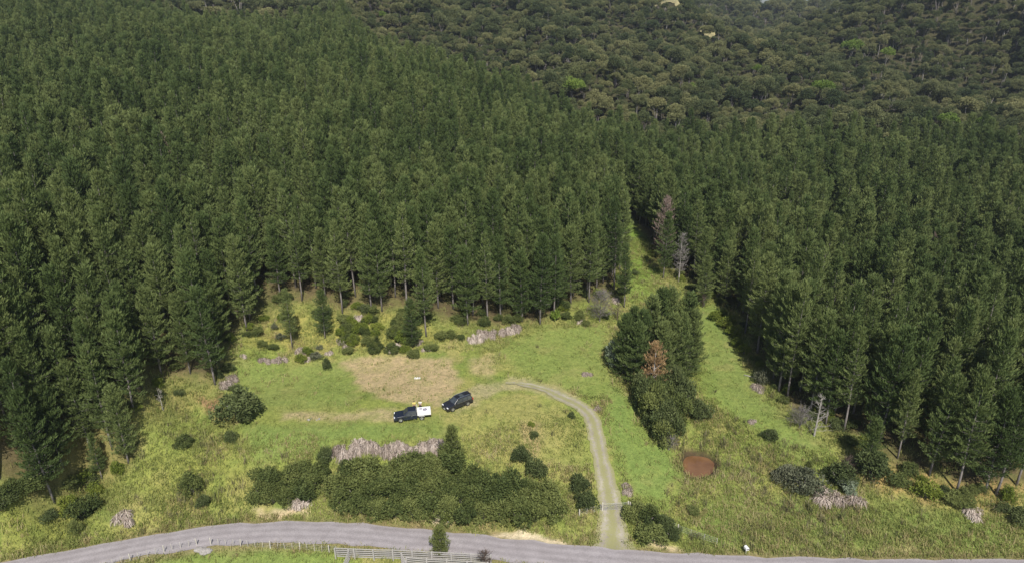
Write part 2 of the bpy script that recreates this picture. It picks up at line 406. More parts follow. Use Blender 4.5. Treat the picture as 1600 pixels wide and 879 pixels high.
zone([(400,640),(540,632),(700,650),(690,665),(400,660)], (.20,.225,.06), 1.5, .7)
zone([(1260,770),(1600,810),(1600,868),(1200,868),(1090,850),(1100,790)], (.150,.205,.055), 2, .85, .45)
zone([(180,885),(300,853),(520,853),(560,885),(520,905),(200,905)], (.150,.205,.055), 1.2, .9, .3)
zone([(0,800),(120,780),(150,820),(60,850),(0,850)], (.20,.225,.05), 2, .8, .3)
# longer yellowing turf on the bank beside the drive
zone([(720,680),(800,650),(890,660),(915,720),(930,800),(900,840),(880,770),(830,700),(740,690)], (.27,.265,.088), 1.6, .85, .35)
zone([(720,620),(790,615),(860,625),(900,660),(890,690),(800,660),(700,650)], (.26,.245,.088), 1.6, .8, .3)
zone([(250,700),(380,690),(400,780),(250,800),(200,760)], (.23,.235,.065), 2, .6, .5)
zone([(400,500),(460,490),(640,490),(700,520),(680,545),(540,548),(440,545),(390,540)], (.26,.24,.07), 1.5, .8, .4)
# straw covered dry ground, vehicle wear
zone([(535,568),(560,558),(640,552),(700,560),(725,590),(712,615),(690,628),(645,632),(590,622),(555,600)], (.37,.285,.175), .9, .92, .25)
zone([(738,560),(768,548),(775,575),(762,588),(740,582)], (.36,.29,.16), .9, .85, .2)
zone([(440,640),(520,643),(620,641),(630,654),(540,656),(440,652)], (.35,.28,.17), .8, .8, .45)
zone([(690,628),(770,592),(830,592),(900,618),(892,630),(830,606),(780,606),(720,640)], (.33,.285,.17), .9, .8, .3)
zone([(820,655),(845,660),(850,700),(835,720),(815,700)], (.30,.23,.13), .8, .75, .2)
# clay banks
zone([(395,792),(430,788),(475,795),(480,806),(400,806)], (.50,.40,.27), .5, .8, .5)
zone([(770,828),(820,830),(880,842),(878,850),(820,840),(770,836)], (.56,.47,.33), .35, .95, .15)
zone([(684,800),(706,800),(704,818),(688,818)], (.55,.48,.38), .3, .9, 0)
zone([(1010,846),(1070,852),(1060,858),(1010,856)], (.50,.41,.26), .35, .8, .4)
zone([(520,800),(760,812),(900,850),(760,832),(520,806)], (.32,.24,.15), .5, .7, .4)
zone([(300,618),(340,612),(345,632),(330,640),(305,632)], (.22,.13,.08), .6, .95)
zone([(1380,856),(1480,858),(1480,866),(1380,866)], (.40,.33,.18), .5, .6, .4)
# needle litter under the plantations
for P in (LP, RP): zone(P, (.090,.070,.040), 2.6, .95, .25, px=False)
zone([(1340,730),(1440,735),(1500,760),(1600,750),(1600,775),(1540,800),(1440,785),(1360,760)], (.33,.225,.10), 1.2, .85, .35)
zone([(70,690),(230,610),(340,590),(250,660),(190,730),(100,790)], (.21,.19,.07), 1.5, .8, .4)
# pond rim mud
s = sdf(X[m1], Y[m1], POND); wt = sstep(-1.3, -.1, s + (n2[m1]-.5)*1.2); col[m1] = blend(col[m1], wt, (.065,.048,.028))
# verge beside the road
d = np.full(len(X), 99.); d[m1] = seg_dist(X[m1], Y[m1], FE_sub)
wt = (1-sstep(RWID/2+.1, RWID/2+1.5, d + (n2-.5)*1.2))*.75; col = blend(col, wt, (.235,.19,.11))
zone([(395,792),(430,788),(475,795),(480,806),(400,806)], (.50,.40,.27), .5, .8, .4)
zone([(765,827),(820,829),(884,842),(880,850),(820,841),(768,835)], (.60,.51,.37), .35, .95, .15)
zone([(1010,846),(1070,852),(1060,858),(1010,856)], (.50,.41,.26), .35, .8, .4)
# bush floor
bush = sstep(0, 12, Y-(np.interp(X, [-420,-140,-28,15,60,250], [345,350,310,285,256,238])))
col = blend(col, bush, (.055,.052,.028))
# ridge track clay
col = np.clip(col, 0, 1)
ter = np_mesh('ground', V, Fq, col=col, smooth=True)
m, n, out = mat_new('ground_turf'); L = n.links.new
av = N(n, 'ShaderNodeAttribute', attribute_name='col'); g = N(n, 'ShaderNodeNewGeometry')
nA = N(n, 'ShaderNodeTexNoise', i_Scale=1.6, i_Detail=8, i_Roughness=.72); L(g.outputs['Position'], nA.inputs['Vector'])
nB = N(n, 'ShaderNodeTexNoise', i_Scale=9.0, i_Detail=5, i_Roughness=.7); L(g.outputs['Position'], nB.inputs['Vector'])
rA = ramp(n, [(.25, (.55,.58,.5)), (.5, (1,1,1)), (.75, (1.0,1.0,1.0))]); rA.color_ramp.elements[2].color = (1.45,1.35,1.3,1); L(nA.outputs[0], rA.inputs[0])
rB = ramp(n, [(.3, (.6,.62,.55)), (.7, (1.35,1.33,1.3))]); rB.color_ramp.elements[1].color = (1.35,1.33,1.3,1); L(nB.outputs[0], rB.inputs[0])
x1 = N(n, 'ShaderNodeMix', data_type='RGBA', blend_type='MULTIPLY'); x1.inputs[0].default_value = 1; L(av.outputs['Color'], x1.inputs[6]); L(rA.outputs[0], x1.inputs[7])
x2 = N(n, 'ShaderNodeMix', data_type='RGBA', blend_type='MULTIPLY'); x2.inputs[0].default_value = 1; L(x1.outputs[2], x2.inputs[6]); L(rB.outputs[0], x2.inputs[7])
p = N(n, 'ShaderNodeBsdfPrincipled', i_Roughness=.95); p.inputs['Specular IOR Level'].default_value = .15; L(x2.outputs[2], p.inputs['Base Color'])
bp = N(n, 'ShaderNodeBump', i_Strength=.9, i_Distance=.25); L(nA.outputs[0], bp.inputs['Height']); L(bp.outputs[0], p.inputs['Normal'])
L(p.outputs[0], out.inputs[0]); M['ground'] = m
tag(link('ground', ter, M['ground']), kind='structure')

# ------------------------------------------------------------------ foliage kits
def clump_quads(P, D, ln, wd, rg, jit=.5, tri=True):
    """narrow blades at P along D: returns verts (n*4,3) as quads pinched at the tip"""
    n_ = len(P); D = D + rg.normal(0, jit, (n_, 3)); D /= np.linalg.norm(D, axis=1)[:, None]+1e-9
    r = rg.normal(0, 1, (n_, 3)); S = np.cross(D, r); S /= np.linalg.norm(S, axis=1)[:, None]+1e-9
    ln = ln*(.7+.6*rg.random(n_))[:, None]; wd = wd*(.7+.6*rg.random(n_))[:, None]
    a = P - S*wd*.35; b = P + S*wd*.35; c = P + D*ln + S*wd*.22; d_ = P + D*ln - S*wd*.22
    mid1 = P + D*ln*.5 + S*wd*.5; mid0 = P + D*ln*.5 - S*wd*.5
    V_ = np.stack([a, b, mid1, c, d_, mid0], 1).reshape(-1, 3); 
    return V_
def blades_mesh(name, V6, v):
    n_ = len(V6)//6; i = np.arange(n_)*6
    F = np.concatenate([np.stack([i, i+1, i+2, i+5], 1), np.stack([i+5, i+2, i+3, i+4], 1)])
    return np_mesh(name, V6, F, v=np.repeat(v, 6))
def trunk_mesh(name, H, r0, rg, branches=None, lean=.02, n=7):
    b = MB(); pts = []; x = y = 0
    for i in range(7):
        t = i/6; pts.append((x, y, -0.5 + (H+.5)*t)); x += rg.normal(0, lean*H/6); y += rg.normal(0, lean*H/6)
    b.tube(pts, [r0*(1-.95*(i/6))+.012 for i in range(7)], n)
    for (p, q, r) in (branches or []): b.tube([p, (Vector(p)+Vector(q))/2 + Vector((0, 0, -.06*(Vector(q)-Vector(p)).length)), q], [r, r*.7, r*.25], 4, cap=False)
    return b.mesh(name, True)
def pine_meshes(seed, H=17.5, Rm=2.7, zb=.24, pw=.55, dens=1.0, blade=(.46,.095), whorl=.70, droop=0.0, full=1.0):
    """whorls of boughs; every bough carries shoots of needles that turn up at the tip"""
    rg = np.random.default_rng(seed); P = []; D = []; vv = []; br = []
    z = zb*H
    while z < H*.985:
        t = (z - zb*H)/(H*(1-zb))
        prof = (1-t)**pw*(.66+.34*min(1, t/.2))
        nb = int(rg.integers(5, 8)) if t < .88 else 4
        a0 = rg.random()*6.28; wt_ = rg.random()
        for k in range(nb):
            if t < .7 and rg.random() < .10: continue
            az = a0 + 2*pi*k/nb + rg.normal(0, .28); Lb = Rm*prof*(.62+.62*rg.random()) + .25
            el = R(2 - droop + 50*t + rg.normal(0, 10))
            ns = max(2, int(Lb/.36))
            dirh = np.array([cos(az), sin(az), 0.]); base = np.array([0, 0, z + rg.normal(0, .12)])
            if t < .55 and k % 2 == 0:
                e_ = base + dirh*cos(el)*Lb*.8 + np.array([0, 0, sin(el)*Lb*.8]); br.append((tuple(base), tuple(e_), .045))
            bt = rg.random()
            side_ = np.array([-sin(az), cos(az), 0.])
            for q in range(ns):
                f = (q+.7)/ns
                c = base + dirh*cos(el)*Lb*f + np.array([0, 0, sin(el)*Lb*f + .22*f*f*Lb])
                wdt = .10 + .34*Lb*.42*sin(pi*min(1, .25+.75*f))
                m_ = int((11 if f > .5 else 10)*dens*full)
                pp = c + side_*rg.normal(0, wdt, m_)[:, None] + rg.normal(0, .10, (m_, 3))
                dd = dirh*(.55*cos(el)) + side_*rg.normal(0, .40, m_)[:, None] + np.array([0, 0, .50+.55*t+.35*f])
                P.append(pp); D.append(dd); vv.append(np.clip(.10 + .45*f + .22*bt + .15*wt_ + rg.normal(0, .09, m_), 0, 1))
        z += whorl*(.75+.5*rg.random())*(1 if t < .8 else .6)
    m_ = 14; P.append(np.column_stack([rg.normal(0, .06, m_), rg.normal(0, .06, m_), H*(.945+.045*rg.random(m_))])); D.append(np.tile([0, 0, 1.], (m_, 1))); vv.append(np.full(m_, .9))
    P = np.concatenate(P); D = np.concatenate(D); vv = np.concatenate(vv)
    V6 = clump_quads(P, D, blade[0], blade[1], rg, .30)
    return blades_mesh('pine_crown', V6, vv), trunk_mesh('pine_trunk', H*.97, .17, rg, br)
def lobed_meshes(seed, Wd=2.6, Ht=6.5, lobes=9, crown0=.45, leaf=.34, cnt=1900, flatn=.55, trunks=3, name='bush', tr=.10, spread=.75):
    """umbrella of leafy lobes on several stems"""
    rg = np.random.default_rng(seed); P = []; D = []; vv = []; tr_l = []
    cen = []
    for k in range(lobes):
        a = rg.random()*6.28; r = Wd*spread*math.sqrt(rg.random()); zz = Ht*(crown0 + (1-crown0)*(.55+.38*rg.random())*(1-.35*(r/Wd)**2))
        s = Wd*(.30+.26*rg.random()); cen.append((r*cos(a), r*sin(a), zz, s)); tr_l.append((r*cos(a)*.9, r*sin(a)*.9, zz-s*.3))
    per = cnt//lobes
    for (cx, cy, cz, s) in cen:
        u = rg.normal(0, 1, (per, 3)); u[:, 2] = np.abs(u[:, 2])*.9 - .25; u /= np.linalg.norm(u, axis=1)[:, None]
        rad = s*(.70+.36*rg.random(per)**.6); p = np.array([cx, cy, cz]) + u*rad[:, None]*np.array([1, 1, flatn])
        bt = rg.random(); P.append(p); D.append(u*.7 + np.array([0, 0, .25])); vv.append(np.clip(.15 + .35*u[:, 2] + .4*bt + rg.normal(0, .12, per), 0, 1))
    P = np.concatenate(P); D = np.concatenate(D); vv = np.concatenate(vv)
    V6 = clump_quads(P, D, leaf, leaf*.55, rg, .55)
    b = MB()
    for i in range(trunks):
        tgt = tr_l[i % len(tr_l)]; x0, y0 = rg.normal(0, .12*Wd, 2)
        b.tube([(x0, y0, -.4), (x0*.6+tgt[0]*.35, y0*.6+tgt[1]*.35, tgt[2]*.5), tgt], [tr, tr*.75, tr*.35], 5)
    return blades_mesh(name+'_crown', V6, vv), b.mesh(name+'_trunk', True)
def shrub_mesh(seed, rx, ry, h, leaf=.18, cnt=3000, lobes=15, name='shrub', up=.3):
    """leafy shrub reaching the ground: many small uneven lobes with gaps between"""
    rg = np.random.default_rng(seed); P = []; D = []; vv = []; per = max(30, cnt//lobes)
    for k in range(lobes):
        a = rg.random()*6.28; r = .80*math.sqrt(rg.random()); s = .22+.26*rg.random()
        cx, cy = r*cos(a)*rx, r*sin(a)*ry; cz = h*(.18+.62*rg.random()*(1-.55*r*r))
        if k == 0: cx = cy = 0; cz = h*.42; s = .55
        u = rg.normal(0, 1, (per, 3)); u[:, 2] = np.abs(u[:, 2]) - .3; u /= np.linalg.norm(u, axis=1)[:, None]
        rad = s*(.55+.6*rg.random(per)**.8)
        p = np.array([cx, cy, cz]) + u*rad[:, None]*np.array([rx, ry, h*.7]); p[:, 2] = np.maximum(p[:, 2], .02)
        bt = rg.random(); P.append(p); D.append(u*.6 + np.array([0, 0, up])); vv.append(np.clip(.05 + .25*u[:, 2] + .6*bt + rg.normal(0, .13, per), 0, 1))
    P = np.concatenate(P); D = np.concatenate(D); vv = np.concatenate(vv)
    return blades_mesh(name, clump_quads(P, D, leaf, leaf*.55, rg, .6), vv)
def twig_mesh(seed, h, w_, n=60, r0=.06, dens=5, name='twigs', conic=True):
    """bare crown: limbs and fine twigs as thin blades"""
    rg = np.random.default_rng(seed); b = MB(); P = []; D = []; ln = []
    b.tube([(0, 0, -.3), (rg.normal(0, .1), rg.normal(0, .1), h*.5), (rg.normal(0, .2), rg.normal(0, .2), h)], [r0*1.6, r0, .01], 6)
    for k in range(n):
        t = .12+.86*rg.random(); a = rg.random()*6.28; L_ = w_*((1-t)**.7 if conic else math.sin(pi*min(1, t*.8+.2)))*(.6+.5*rg.random())+.15
        el = R(rg.uniform(10, 60)); d0 = Vector((cos(a)*cos(el), sin(a)*cos(el), sin(el))); p0 = Vector((0, 0, h*t)); p1 = p0 + d0*L_
        b.tube([p0, p0+d0*L_*.5+Vector((0, 0, -.05*L_)), p1], [r0*.35, r0*.22, .008], 3, cap=False)
        for q in range(dens):
            f = .3+.7*rg.random(); c = p0 + d0*L_*f; e_ = (d0 + Vector(rg.normal(0, .7, 3))).normalized()*(.25+.45*rg.random())*max(.5, w_/3)
            b.tube([c, c+e_], [.014, .006], 3, cap=False)
    return b.mesh(name, False)

# ------------------------------------------------------------------ pines
pine_kits = []
for k in range(12):
    H = [17.5,18.5,16.5,19,17,18,15.5,17.8,16.8,18.2,17.2,14.5][k]; Rm = [2.7,2.5,2.9,2.5,2.3,2.9,2.8,2.4,3.1,2.2,2.6,2.7][k]
    pine_kits.append(pine_meshes(100+k, H, Rm, [.2,.26,.17,.26,.24,.2,.15,.27,.2,.3,.22,.14][k], pw=[.5,.6,.45,.65,.55,.5,.4,.6,.5,.7,.45,.4][k], full=[1,1,.95,1,1,1.05,1,.9,1,.85,1,1.1][k]))
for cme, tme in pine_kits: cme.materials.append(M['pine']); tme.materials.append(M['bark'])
def tree(name, kit, loc, rz, s, tilt=(0, 0)):
    r = empty(name, loc, rz, s); r.rotation_euler = (tilt[0], tilt[1], rz)
    link('crown', kit[0], (), r); link('trunk', kit[1], (), r); return r
def jgrid(poly, sp, jit, rg, y1=None):
    P = np.asarray(poly); xs_ = np.arange(P[:, 0].min(), P[:, 0].max(), sp); ys_ = np.arange(P[:, 1].min(), P[:, 1].max(), sp*.95)
    g0, g1 = np.meshgrid(xs_, ys_); g0 = g0 + (np.arange(len(ys_)) % 2)[:, None]*sp*.5
    g0 = g0.ravel() + rg.normal(0, jit, g0.size); g1 = g1.ravel() + rg.normal(0, jit, g1.size)
    k = inside(g0, g1, P); return g0[k], g1[k]
def gn_forest(name, pts, zs, scl, rot, idx, sources, label, cat):
    """one mesh of points; geometry nodes put a tree (crown + trunk) on each"""
    me = bpy.data.meshes.new(name); V_ = np.column_stack([pts, zs]).astype(np.float32)
    me.vertices.add(len(V_)); me.vertices.foreach_set('co', V_.ravel())
    for nm, tp, arr, key in (('sc', 'FLOAT_VECTOR', scl, 'vector'), ('rt', 'FLOAT_VECTOR', rot, 'vector')):
        a = me.attributes.new(nm, tp, 'POINT'); a.data.foreach_set(key, np.asarray(arr, np.float32).ravel())
    a = me.attributes.new('ix', 'INT', 'POINT'); a.data.foreach_set('value', np.asarray(idx, np.int32))
    o = bpy.data.objects.new(name, me); COL.objects.link(o)
    ng = bpy.data.node_groups.new(name, 'GeometryNodeTree')
    ng.interface.new_socket('Geometry', in_out='INPUT', socket_type='NodeSocketGeometry'); ng.interface.new_socket('Geometry', in_out='OUTPUT', socket_type='NodeSocketGeometry')
    gi = ng.nodes.new('NodeGroupInput'); go = ng.nodes.new('NodeGroupOutput'); L = ng.links.new
    jn = ng.nodes.new('GeometryNodeJoinGeometry')
    for src in reversed(sources):          # join order is last-linked first
        j2 = ng.nodes.new('GeometryNodeJoinGeometry')
        for s in src:
            oi = ng.nodes.new('GeometryNodeObjectInfo'); oi.transform_space = 'ORIGINAL'; oi.inputs['Object'].default_value = s; oi.inputs['As Instance'].default_value = False
            L(oi.outputs['Geometry'], j2.inputs[0])
        gti = ng.nodes.new('GeometryNodeGeometryToInstance'); L(j2.outputs[0], gti.inputs[0]); L(gti.outputs[0], jn.inputs[0])
    def attr(nm, tp):
        x = ng.nodes.new('GeometryNodeInputNamedAttribute'); x.data_type = tp; x.inputs[0].default_value = nm; return x.outputs[0]
    ip = ng.nodes.new('GeometryNodeInstanceOnPoints'); ip.inputs['Pick Instance'].default_value = True
    L(gi.outputs[0], ip.inputs['Points']); L(jn.outputs[0], ip.inputs['Instance']); L(attr('ix', 'INT'), ip.inputs['Instance Index'])
    L(attr('sc', 'FLOAT_VECTOR'), ip.inputs['Scale'])
    er = ng.nodes.new('FunctionNodeEulerToRotation'); L(attr('rt', 'FLOAT_VECTOR'), er.inputs[0]); L(er.outputs[0], ip.inputs['Rotation'])
    L(ip.outputs[0], go.inputs[0])
    md = o.modifiers.new('trees', 'NODES'); md.node_group = ng
    return tag(o, label, cat, kind='stuff')

rg = np.random.default_rng(11)
px_, py_ = [], []
gl = jgrid(LP, 3.75, .55, rg); gr = jgrid(RP, 3.8, .6, rg)
AX = np.r_[gl[0], gr[0]]; AY = np.r_[gl[1], gr[1]]; side = np.r_[np.zeros(len(gl[0])), np.ones(len(gr[0]))]
# a few gaps where trees are missing
gap = vnoise(AX, AY, 11) > .92
keep = ~gap
# leave room for the hand-placed edge trees
EDGE = [ # px, py of the foot, scale, label
 (143,708,.85,'pine between the yellow gap and the furthest standing pine in the lower left'),
 (58,748,.95,'pine behind the corner pine at the lower left, trunk hidden by its neighbour'),
 (118,672,.95,'pine above the thick grey trunk at the left forest edge'),
 (168,668,.9,'pine up slope of the furthest standing pine, on the left forest edge'),
 (160,748,.45,'short young pine below the furthest standing pine in the lower left'),
 (86,787,.95,'pine at the lower left corner of the forest, its bare trunk foot nearest the road'),
 (201,722,.80,'pine standing furthest out from the lower left forest edge, thin trunk beside dark shade'),
 (88,703,1.0,'pine with a thick grey trunk rising from a yellow gap in the lower left forest'),
 (209,642,.95,'pine on the left forest edge just above the tree standing furthest out'),
 (7,768,1.0,'pine at the left border of the photo, its trunk foot above green bushes'),
 (336,600,1.0,'broad pine with a pale bare trunk between the round dark bush and the forest'),
 (252,583,1.0,'pine with a slanting grey trunk just left of the small clearing by the forest edge'),
 (386,516,1.02,'pine with its pale trunk foot at the inner corner of the left plantation edge'),
 (457,543,.62,'smaller young pine on the clearing edge, left one of the pair before the yellow bank'),
 (508,528,.58,'smaller bushy pine on the clearing edge, right one of the pair before the yellow bank'),
 (535,489,.95,'edge pine whose trunk foot stands on the yellow bank behind the row of small bushes'),
 (581,486,.95,'edge pine with two neighbouring trunks showing above the middle of the yellow bank'),
 (597,486,.97,'edge pine on the right part of the yellow bank above the row of small bushes'),
 (645,541,.60,'low branched pine standing forward at the right end of the bank of small bushes'),
 (666,525,.98,'tall pine with pale trunk and low branches right of the bank bushes'),
 (731,508,.95,'pine on the back edge of the clearing left of the pale dead reed bank'),
 (762,503,1.0,'edge pine with a bare trunk behind the left part of the pale dead reed bank'),
 (782,500,1.0,'edge pine with a bare trunk behind the right part of the pale dead reed bank'),
 (816,502,1.0,'edge pine with a slim trunk just right of the pale dead reed bank'),
 (844,507,1.05,'edge pine with the thickest bare trunk at the back of the green clearing'),
 (866,497,.95,'edge pine between the thickest trunk and the dark hollow in the forest edge'),
 (892,474,1.0,'edge pine at the left of the dark hollow behind the grey leafless bush'),
 (920,472,1.0,'edge pine whose trunk rises right behind the grey leafless bush'),
 (975,480,.80,'pine leaning out at the left mouth of the grassy gully behind the clearing'),
 (1036,435,.85,'pine with a pale slim trunk on the right side of the gully mouth'),
 (1100,478,.70,'spreading pine with low boughs at the head of the right hand grass strip'),
 (1164,520,.95,'pine on the right plantation edge beside the yellow green scrub'),
 (1290,662,.95,'pine with a short pale trunk right of the bare grey tree'),
 (1318,673,.98,'pine with a leaning pale trunk, second to the right of the bare grey tree'),
 (1412,690,.98,'pine in the right plantation with its trunk showing in a brown shaded gap'),
 (1352,735,.60,'low dense young pine bulging out of the right plantation edge'),
 (1452,742,.92,'pine on the lower right bank with the leftmost bare trunk above brown needles'),
 (1494,768,1.0,'pine on the lower right bank whose trunk stands lowest beside a rounded bush'),
 (1539,769,1.0,'pine on the lower right bank, left of two close leaning trunks'),
 (1556,772,1.0,'pine on the lower right bank, right of two close leaning trunks'),
 (1588,757,1.0,'pine by the right border of the photo with a leaning bare trunk on the bank'),
]
EP = marches([(a, b) for a, b, *_ in EDGE])
dE = np.min(np.hypot(AX[:, None]-EP[None, :, 0], AY[:, None]-EP[None, :, 1]), axis=1)
keep &= dE > 2.6
AX, AY, side = AX[keep], AY[keep], side[keep]; AZ = hgt(AX, AY)
vis = frustum(AX, AY, AZ, 1.15); AX, AY, AZ, side = AX[vis], AY[vis], AZ[vis], side[vis]
strict = frustum(AX, AY, AZ, .96)
dist = np.hypot(AX, AY); order = np.argsort(dist + 1e4*(~strict))
N_IND = 290 - len(EDGE)
ind = order[:N_IND]; rest = order[N_IND:]
GR = 'pine trees of the plantation'
src_pairs = {}
for i, (pxx, pyy, s, lab) in enumerate(EDGE):
    k = i % 12; x, y = EP[i, :2]
    r = tree('pine_tree', pine_kits[k], (x, y, H1(x, y)), rg.random()*6.28, (s*(1.12 if s < .7 else 1), s*(1.12 if s < .7 else 1), s), (rg.normal(0, .02), rg.normal(0, .02)))
    tag(r, lab, 'pine tree', GR); src_pairs.setdefault(k, [c for c in r.children])
for j_, (pxx, pyy) in enumerate([(12,700),(38,652),(-8,735),(32,722),(62,700),(8,655),(70,655),(100,735),(176,700)]):
    P_ = at(pxx, pyy); s = .85+.15*rg.random(); r = tree('pine_tree', pine_kits[(j_*5) % 12], P_, j_*1.3, (s, s, s)); tag(r, 'green pine crowded with others at the lower left end of the left plantation', 'pine tree', 'crowded pines at the lower left')
labs = {0: 'tall green pine in the close plantation on the left hillside, one among many',
        1: 'tall dark green pine in the close plantation on the right, one among many'}
for i in ind:
    k = int(rg.integers(12)); s = .80+.36*rg.random()
    r = tree('pine_tree', pine_kits[k], (AX[i], AY[i], AZ[i]), rg.random()*6.28, (s*(.9+.2*rg.random()), s*(.9+.2*rg.random()), s), (rg.normal(0, .018), rg.normal(0, .018)))
    tag(r, labs[int(side[i])], 'pine tree', 'pines deep in the left plantation' if side[i] == 0 else 'pines deep in the right plantation')
bpy.context.view_layer.update()
srcs = [sorted(src_pairs[k], key=lambda o: o.name) for k in range(12)]
n_ = len(rest); s = .76+.42*rg.random(n_)
gn_forest('pine_forest', np.column_stack([AX[rest], AY[rest]]), AZ[rest], np.column_stack([s*(.88+.24*rg.random(n_)), s*(.88+.24*rg.random(n_)), s]),
          np.column_stack([rg.normal(0, .032, n_), rg.normal(0, .032, n_), rg.random(n_)*6.28]), rg.integers(0, 12, n_), srcs,
          'dense mass of green pines covering the slopes behind the nearer trees', 'pine forest')
print('pines', len(AX), len(rest))

# ------------------------------------------------------------------ native bush
nat_kits = []
for k in range(8):
    Wd = [2.6,3.0,2.3,3.3,2.7,2.2,2.9,2.5][k]; Ht = [7,8,6.5,8.5,7.5,8,6,7][k]
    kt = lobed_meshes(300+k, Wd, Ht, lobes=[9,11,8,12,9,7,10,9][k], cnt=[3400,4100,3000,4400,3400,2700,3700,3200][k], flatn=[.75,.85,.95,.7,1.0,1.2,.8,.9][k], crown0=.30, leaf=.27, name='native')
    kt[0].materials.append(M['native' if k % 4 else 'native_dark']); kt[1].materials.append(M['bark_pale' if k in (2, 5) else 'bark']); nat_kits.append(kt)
rg = np.random.default_rng(23)
bound = lambda x: np.interp(x, [-420,-260,-140,-80,-28,12,35,60,100,200,250,330], [345,368,354,340,313,288,258,259,254,244,242,230])
def scatter(x0, x1, y0, y1, sp, rg):
    a = np.arange(x0, x1, sp); b = np.arange(y0, y1, sp); g0, g1 = np.meshgrid(a, b); g0 = g0.ravel()+rg.normal(0, sp*.33, g0.size); g1 = g1.ravel()+rg.normal(0, sp*.33, g1.size); return g0, g1
a0, b0 = scatter(-420, 480, 225, 640, 3.3, rg); k = b0 > bound(a0)+1.5; a0, b0 = a0[k], b0[k]
a1, b1 = scatter(-100, 900, 640, 1150, 6.0, rg)
NX = np.r_[a0, a1]; NY = np.r_[b0, b1]; NZ = hgt(NX, NY)
NS = np.r_[np.full(len(a0), 1.), np.full(len(a1), 1.5)]*np.clip(.42+.32*rg.random(len(NX))+1.0*rg.random(len(NX))**6, .4, 1.5)*(.8+.6*fbm(NX, NY, 25, 2))
# bare ridge track stays open
def crest(px_):
    c = marches([(px_, q) for q in range(-8, 90, 2)]); k_ = np.where(c[:, 1] < 575)[0]; return c[k_[0]+1, :2] if len(k_) else c[-1, :2]
RT = np.array([crest(q) for q in (985, 1000, 1018, 1034, 1050, 1064)]) - [0, 2.]; RT2 = np.array([crest(q) for q in (1098, 1107, 1116)]) - [0, 2.]
print('ridge track', RT.tolist(), RT2.tolist())
cut = (seg_dist(NX, NY+4, RT) < 7) | (seg_dist(NX, NY, RT) < 5.5) | (seg_dist(NX, NY+4, RT2) < 6.5) | (vnoise(NX, NY, 13) > .94)
vis = frustum(NX, NY, NZ, 1.15) & ~cut & (vnoise(NX+500, NY, 9) < .95)
NX, NY, NZ, NS = NX[vis], NY[vis], NZ[vis], NS[vis]
LIME = [(1325,93,1.35),(1383,95,1.0),(1368,118,.6),(896,158,1.2),(1080,145,.75),(1280,157,1.15),(1475,205,.9),(1533,208,.9),(1185,118,.8),(1300,30,.6),(598,30,.7),(1340,118,.55)]
LPp = marches([(a, b+8) for a, b, _ in LIME])
dL = np.min(np.hypot(NX[:, None]-LPp[None, :, 0], NY[:, None]-LPp[None, :, 1]), axis=1); k = dL > 5.5
NX, NY, NZ, NS = NX[k], NY[k], NZ[k], NS[k]
strict = frustum(NX, NY, NZ, .96); order = np.argsort(np.hypot(NX, NY) + 1e4*(~strict))
hs = 300; ind, rest = order[:hs], order[hs:]
nat_src = {}
for i in ind:
    k = int(rg.integers(8)) if len(nat_src) == 8 else len(nat_src)
    r = tree('bush_tree', nat_kits[k], (NX[i], NY[i], NZ[i]), rg.random()*6.28, float(NS[i]))
    tag(r, 'olive native tree with a spreading crown on the near fringe of the bush', 'tree', 'native trees on the near fringe of the bush')
    nat_src.setdefault(k, list(r.children))
n_ = len(rest)
gn_forest('native_forest', np.column_stack([NX[rest], NY[rest]]), NZ[rest], np.column_stack([NS[rest]]*2 + [NS[rest]*(.85+.3*rg.random(n_))]),
          np.column_stack([rg.normal(0, .05, n_), rg.normal(0, .05, n_), rg.random(n_)*6.28]), rg.integers(0, 8, n_), [nat_src[k] for k in range(8)],
          'olive and brown native bush covering the hills behind the pine plantation', 'native forest')
print('natives', len(NX))

# ------------------------------------------------------------------ lime green trees, bare tracks on the ridge
lime_kit = []
for k in range(3):
    kt = lobed_meshes(350+k, [4.2,3.4,3.8][k], [9,8,8.5][k], lobes=[12,10,11][k], cnt=2600, leaf=.42, name='lime', flatn=.8, crown0=.35); kt[0].materials.append(M['lime']); kt[1].materials.append(M['bark_pale']); lime_kit.append(kt)
LIME_L = ['large lime green tree bright against the dark bush, upper right','lime green tree just right of the largest bright one in the upper right bush','small lime green tree just below the gap between the two bright trees','pale lime green tree at the edge where the pines meet the bush','small vivid lime green tree beside pale bare trunks in the middle of the bush','mid green bright tree below and left of the largest lime tree','yellow green tree above the pine tops at the right of the bush','small yellow green tree above the pine tops near the right border','pale green tree by itself on the bush slope right of the small vivid one','small yellowish tree high on the right hand bush hill','tiny bright tree at the top of the bush above the left plantation','small lime green tree directly under the largest bright one']
for i, ((a, b, sc), P_) in enumerate(zip(LIME, LPp)):
    r = tree('broadleaf_tree', lime_kit[i % 3], (P_[0], P_[1], H1(P_[0], P_[1])), i*1.3, sc*1.1); tag(r, LIME_L[i], 'tree', 'bright green trees in the bush')
def strip(name, pts, hw, lift, mat, kind='structure', cols=5, rag=.0):
    P = resample(np.asarray(pts), 60); t = np.gradient(P, axis=0); t /= np.hypot(*t.T)[:, None]; nn = np.stack([-t[:, 1], t[:, 0]], 1); V_ = []
    u = np.linspace(-1, 1, cols)
    for i in range(60):
        ww = hw*(1+rag*(vnoise(P[i, 0]*1.0, P[i, 1]*1.0, 1.3)-.5)*2)
        q = P[i] + nn[i]*u[:, None]*ww; z = hgt(q[:, 0], q[:, 1]) + lift; V_.append(np.column_stack([q, z]))
    V_ = np.concatenate(V_); ii = (np.arange(59)[:, None]*cols + np.arange(cols-1)).ravel()
    o = link(name, np_mesh(name, V_, np.stack([ii, ii+1, ii+cols+1, ii+cols], 1), smooth=True), mat)
    return tag(o, kind=kind)
